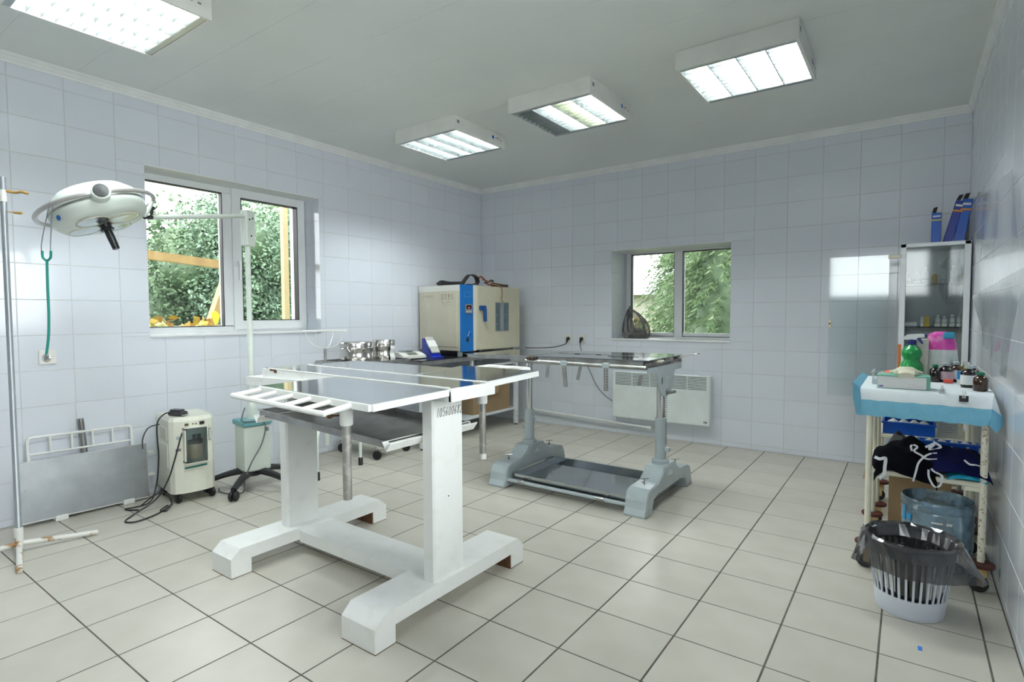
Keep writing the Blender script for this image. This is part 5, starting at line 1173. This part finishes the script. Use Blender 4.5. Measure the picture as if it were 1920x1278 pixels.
# ================================================================== UNDER THE CARTS
fb = thing('cardboard_box', 'open brown cardboard box on the floor under the carts', 'box', (3.95, -1.15, 0))
MB().box((3.90, -1.30, 0), (4.17, -.98, .27)).build('carton', card, fb)
MB().add([(3.90, -1.30, .27), (3.90, -.98, .27), (3.775, -.96, .215), (3.775, -1.26, .205)], [(0,1,2,3)]).build('flap', card, fb)
MB().add([(3.90, -1.30, .27), (4.17, -1.30, .27), (4.16, -1.395, .325), (3.91, -1.395, .325)], [(0,1,2,3)]).build('flap', card, fb)
wb_m = glassmat('blue_jug_plastic', (.78, .89, .96), 1.3, .05, .34, (.42, .64, .82))
jg = thing('water_jug', 'big blue plastic water bottle cut open, standing under the cart', 'jug', (4.093, -1.81, 0))
c = (4.093, -1.805, .001)
MB().lathe([(.10, .0), (.118, .008), (.128, .05), (.132, .06), (.126, .075), (.132, .09), (.134, .25), (.130, .262), (.136, .275), (.136, .300), (.131, .310), (.127, .30), (.125, .26)], c, 36, cap=True).build('shell', wb_m, jg)
for a0, a1, z0, z1, m_ in ((-1.75, -1.45, .225, .232, lab_w), (-1.36, -1.20, .222, .234, lab_w), (-1.62, -1.30, .13, .185, mat('jug_label', (.02, .30, .62), .4)), (-2.75, -2.60, .20, .27, mat('jug_label', (.02, .30, .62), .4)), (-2.55, -2.35, .215, .24, mat('jug_label', (.02, .30, .62), .4))):
    MB().grid(lambda u, v: (c[0] + .1358*math.cos(lerp(a0, a1, u)), c[1] + .1358*math.sin(lerp(a0, a1, u)), lerp(z0, z1, v)), 5, 1).build('printed_label', m_, jg)
tag(MB().lathe([(.03, .0), (.034, .01), (.034, .09), (.028, .105), (.012, .125), (.012, .14)], (4.200, -1.62, .0), 16).build('small_clear_bottle', glass_s), 'small clear bottle beside the rear right wheel of the front cart', 'bottle')
# bin with liner
bn = thing('waste_bin', 'white slotted plastic waste basket lined with a black bag', 'bin', (3.995, -2.345, 0)); bnm = mat('bin_white', (.64, .68, .76), .4)
BC = (3.995, -2.345, .001); r0, r1, hh = .108, .142, .275
MB().lathe([(r0*.4, 0), (r0, .0), (r0 + .002, .004), (r0 + .009, .075), (r0 + .004, .075), (r0 - .004, .006), (0, .006)], BC, 36).build('base', bnm, bn)
ns = 34
for k in range(ns):
    a = 2*PI*k/ns; ca, sa = math.cos(a), math.sin(a); z0_, z1_ = .072, .235
    ra, rb = r0 + .0065, r0 + .0065 + (r1 - r0 - .0065)*((z1_)/hh)
    bar(mb := MB(), (BC[0] + ra*ca, BC[1] + ra*sa, z0_), (BC[0] + rb*ca, BC[1] + rb*sa, z1_), .0075, .004, (ca, sa, 0)); mb.build('slat', bnm, bn)
MB().lathe([(rb - .004, .228), (rb + .001, .228), (r1, .262), (r1 + .006, .268), (r1 + .006, .278), (r1, .281), (r1 - .004, .275)], BC, 40, cap=False).build('rim', bnm, bn)
ln = thing('bin_liner', 'black plastic liner folded over the rim of the waste basket', 'bin liner', (3.995, -2.345, .02))
v_, f_ = crumple(BC, [(.03, .02, 0, 0), (.085, .022, 0, 0), (.098, .06, 0, 0), (.108, .15, 0, 0), (.122, .24, 0, 0), (.139, .284, 0, 0), (.148, .292, 0, 0), (.157, .284, 0, 0), (.163, .24, .004, 0), (.168, .20, .006, 0), (.170, .178, .008, 0)], 44, .045, 17, 1, 1, 8)
# two pulled-out corners of the bag
vv = []
for p in v_:
    d = Vector((p[0]-BC[0], p[1]-BC[1], 0)); r_ = d.length; a = math.atan2(d.y, d.x)
    if r_ > .150 and p[2] < .29:
        for a0, amp in ((-.35, .055), (-2.75, .045)):
            w_ = math.exp(-((((a - a0 + PI) % (2*PI)) - PI)/.28)**2); k_ = amp*w_*(.292 - p[2] + .02)/.12
            p = (p[0] + d.x/r_*k_, p[1] + d.y/r_*k_, p[2] + k_*.10)
    vv.append(p)
MB().add(vv, f_, False).build('film', black_film, ln)
tag(MB().box((4.02, -2.655, .0002), (4.032, -2.627, .0016)).build('paper_scrap', mat('blue_scrap', (.03, .22, .75), .5)), 'tiny blue paper scrap on the floor in front of the bin', 'scrap')

# ================================================================== OUTSIDE
grass = mat('grass', (.12, .17, .06), .9, c2=(.16, .19, .07), scale=3)
struct(MB().box((-8, -40, -.5), (30, YB - .31, -.35)).box((XR + .31, YB - .31, -.5), (30, .4, -.35)).build('bounce_paving', mat('pale_concrete', (.62, .62, .60), .85, c2=(.55, .55, .53), scale=2)))  # unseen pale paving, added to bounce daylight up to the ceiling
struct(MB().box((-40, -30, -.5), (-.43, 40, -.35)).box((-.43, .46, -.5), (30, 40, -.35)).build('ground', grass))
def leafmat(name, c, c2, sc=6): return mat(name, c, .6, c2=c2, scale=sc, lo=.3, hi=.7)
bark = mat('bark', (.12, .09, .06), .9, c2=(.07, .05, .035), scale=20)
def leaf_cloud(blobs, n, size, seed, droop=.0, thin=.55):
    rnd = random.Random(seed); mb = MB(); n = int(n); tot = sum(b[1]**2 for b in blobs)
    for (c, r) in blobs:
        for _ in range(int(n * r*r / tot)):
            d = Vector((rnd.gauss(0, 1), rnd.gauss(0, 1), rnd.gauss(0, 1))).normalized(); rad = r * (rnd.random() ** .35) * (1 + .25*math.sin(5*d.x + 3*d.z) * math.sin(4*d.y))
            p = Vector(c) + d*rad; s_ = size * rnd.uniform(.6, 1.3)
            u = Vector((rnd.gauss(0, 1), rnd.gauss(0, 1), rnd.gauss(0, 1) - droop)).normalized(); v = u.cross(Vector((rnd.gauss(0, 1), rnd.gauss(0, 1), rnd.gauss(0, 1)))).normalized()
            mb.add([p - u*s_, p + v*s_*thin, p + u*s_, p - v*s_*thin], [(0, 1, 2, 3)])
    return mb
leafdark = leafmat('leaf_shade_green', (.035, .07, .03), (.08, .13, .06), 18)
def tree(label, base, h, r, n, size, m, seed, group='trees outside the left window'):
    rnd = random.Random(seed); t = thing('tree', label, 'tree', base, 0, group); bl_ = []
    for k in range(9):
        a = rnd.uniform(0, 6.28); q = rnd.uniform(.1, .75)*r
        bl_.append(((base[0] + q*math.cos(a), base[1] + q*math.sin(a), base[2] + h*rnd.uniform(.30, .85)), r*rnd.uniform(.42, .62)))
    leaf_cloud(bl_, n, size, seed).build('foliage', m, t)
    core = MB()  # added dark core that keeps sky light from shining through the leaves
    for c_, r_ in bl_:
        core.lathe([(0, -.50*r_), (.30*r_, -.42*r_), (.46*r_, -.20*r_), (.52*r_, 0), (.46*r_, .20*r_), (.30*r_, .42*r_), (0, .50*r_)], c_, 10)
    core.build('sky_block_core', leafdark, t)
    MB().tube([(base[0], base[1], base[2]), (base[0] + .1, base[1] + .05, base[2] + h*.35), (base[0], base[1], base[2] + h*.7)], [.14, .10, .04], 8).build('trunk', bark, t)
lg = leafmat('leaf_green', (.085, .15, .06), (.17, .24, .11), 2.5); lg2 = leafmat('leaf_green_blue', (.08, .15, .09), (.16, .24, .155), 2.5); lg3 = leafmat('leaf_green_dark', (.05, .10, .045), (.11, .17, .08), 2.5)
tree('broad pale green tree seen at the left of the left window', (-5.6, -2.9, -.4), 2.9, 1.55, 30000, .032, lg, 41)
tree('blue green tree seen through the right sash of the left window', (-5.2, .5, -.4), 3.7, 1.5, 30000, .032, lg2, 42)
tree('dark green tree between the two other garden trees', (-6.6, -1.1, -.4), 3.0, 1.6, 26000, .036, lg3, 43)
tree('low green tree far left beyond the left window', (-8.6, -4.6, -.4), 3.1, 2.0, 16000, .055, lg2, 44)
tree('round green tree far behind the other garden trees', (-10.5, -.3, -.4), 4.2, 2.6, 20000, .065, lg3, 45)
tree('leafy green tree far right beyond the left window', (-8.0, 3.2, -.4), 4.4, 2.4, 20000, .060, lg, 46)
wood = mat('yellow_timber', (.34, .23, .085), .6, c2=(.26, .16, .06), scale=12)
pg = thing('timber_frame', 'yellow timber beam and slanting brace outside the left window', 'timber frame', (-1.2, -2.6, -.4))
mb = MB(); bar(mb, (-1.2, -3.6, 1.70), (-1.2, -2.27, 1.617), .07, .07); mb.build('beam', wood, pg)
mb = MB(); bar(mb, (-1.2, -2.28, 1.52), (-1.2, -2.56, .75), .07, .09, (1, 0, 0)); mb.build('brace', wood, pg)
mb = MB(); bar(mb, (-.85, -1.915, -.4), (-.85, -1.915, 3.0), .05, .05, (1, 0, 0)); mb.build('post', mat('pale_timber', (.42, .33, .17), .6), pg)
vm = leafmat('vine_yellow', (.40, .34, .04), (.38, .14, .03), 9); vm2 = leafmat('vine_lime', (.25, .31, .07), (.36, .36, .11), 9)
vn = thing('vine', 'yellow and orange vine leaves along the bottom of the left window', 'vine', (-1.1, -2.85, .6))
leaf_cloud([((-1.15, -3.35, .98), .16), ((-1.15, -3.1, 1.05), .17), ((-1.2, -2.85, .95), .18), ((-1.1, -2.6, .98), .15)], 420, .045, 51, thin=.8).build('leaf_mass', vm, vn)
leaf_cloud([((-1.05, -3.25, .90), .16), ((-1.05, -2.95, .88), .18), ((-1.05, -2.65, .90), .14)], 300, .05, 52, thin=.85).build('leaf_mass', vm2, vn)
MB().add([(-1.0, -2.50, 1.20), (-1.0, -2.46, 1.16), (-1.0, -2.475, 1.10), (-1.0, -2.50, 1.06), (-1.0, -2.525, 1.11), (-1.0, -2.535, 1.17)], [(0,1,2,3,4,5)]).build('yellow_leaf', mat('yellow_leaf', (.55, .48, .015), .5), vn)
tag(MB().box((-4.0, -2.0, -.4), (-3.85, 3.5, 1.02)).build('garden_wall', mat('garden_wall_pale', (.34, .34, .32), .8)), 'pale low garden wall outside the left window', 'wall')
# spruces behind the back window
sg = leafmat('spruce_green', (.075, .135, .06), (.16, .22, .11), 9); sg2 = leafmat('spruce_blue_green', (.19, .31, .20), (.34, .46, .34), 9)
def spruce_mesh(h, r, seed, m, nb=26):
    rnd = random.Random(seed); mb = MB(); z_ = .25
    while z_ < h - .2:
        rr = r * (1 - z_/h) ** .8
        for k in range(17):
            a = rnd.uniform(0, 6.28); ln_ = rr*rnd.uniform(.6, 1.1); d = Vector((math.cos(a), math.sin(a), 0)); s_ = Vector((-d.y, d.x, 0)); dr_ = rnd.uniform(.35, .75)
            for i in range(nb):
                q = (i + rnd.random())/nb; p = Vector((0, 0, z_ + rnd.uniform(-.05, .05))) + d*(ln_*q) + Vector((0, 0, -dr_*ln_*q*q + .12*ln_*q)); w = .15*(1 - q*.6)
                for sd in (-1, 1):
                    tip = p + s_*(sd*w*rnd.uniform(.3, 1.0)) + d*(w*rnd.uniform(.4, 1.1)) + Vector((0, 0, -w*rnd.uniform(.1, 1.0))); n_ = (Vector((0, 0, .013)) + d*.008 + s_*rnd.uniform(-.008, .008))
                    mb.add([p - n_, p + n_, tip + n_*.15, tip - n_*.15], [(0,1,2,3)])
        z_ += .115
    t = thing('spruce_tree', 'x', 'tree', (0, 0, 0), 0, 'spruces outside the back window')
    mb.build('foliage', m, t); MB().lathe([(.11, 0), (.06, h*.6), (.01, h)], (0, 0, 0), 8).build('trunk', bark, t)
    MB().lathe([(r*.30, .5), (r*.28, 1.2), (r*.20, 2.6), (r*.10, 4.2), (.02, h - .5)], (0, 0, 0), 12).build('sky_block_core', leafdark, t)  # added core, blocks the sky light between the branches
    return t
sp0 = spruce_mesh(6.0, 1.75, 61, sg); index_kids()
SPR = [('spruce filling the right pane of the back window', (1.85, 3.4, -.4), 1.0, 0), ('spruce standing close behind the nearest spruce', (3.0, 4.9, -.4), 1.1, 1.1), ('spruce reaching into the left pane of the back window', (.70, 5.5, -.4), .88, 2.3), ('tall spruce far behind the other spruces', (2.6, 7.2, -.4), 1.25, 3.9), ('spruce far right behind the back window', (4.6, 7.0, -.4), 1.25, 5.0)]
for k, (lb, ps, sc_, rz_) in enumerate(SPR):
    M_ = T(*ps) @ RZ(rz_) @ Matrix.Scale(sc_, 4)
    if k: clone(sp0, M_, lb)
sp0['label'] = SPR[0][0]; sp0.location = SPR[0][1]
hs_ = thing('house', 'small pale house with a grey roof far behind the left pane', 'house', (-4.2, 12, -.4))
MB().box((-6.5, 10.5, -.4), (-2.0, 13.5, 1.72)).build('wall', mat('house_wall', (.30, .28, .24), .8), hs_)
MB().add([(-6.9, 10.1, 1.72), (-1.7, 10.1, 1.72), (-1.7, 13.9, 1.72), (-6.9, 13.9, 1.72), (-6.0, 12, 2.2), (-2.6, 12, 2.2)], [(0,1,5,4), (1,2,5), (2,3,4,5), (3,0,4), (3,2,1,0)]).build('roof', mat('house_roof', (.22, .24, .27), .6), hs_)
ysh = thing('shrub', 'yellow autumn shrub low in the left pane of the back window', 'shrub', (-.1, 4.6, -.4))
leaf_cloud([((-.15, 4.7, .72), .36), ((-.05, 4.6, .25), .42)], 900, .05, 71, thin=.7).build('foliage', leafmat('shrub_yellow', (.32, .24, .035), (.17, .22, .06), 4), ysh)
MB().tube([(-.1, 4.6, -.4), (-.12, 4.6, .6)], [.05, .02], 6).build('stem', bark, ysh)
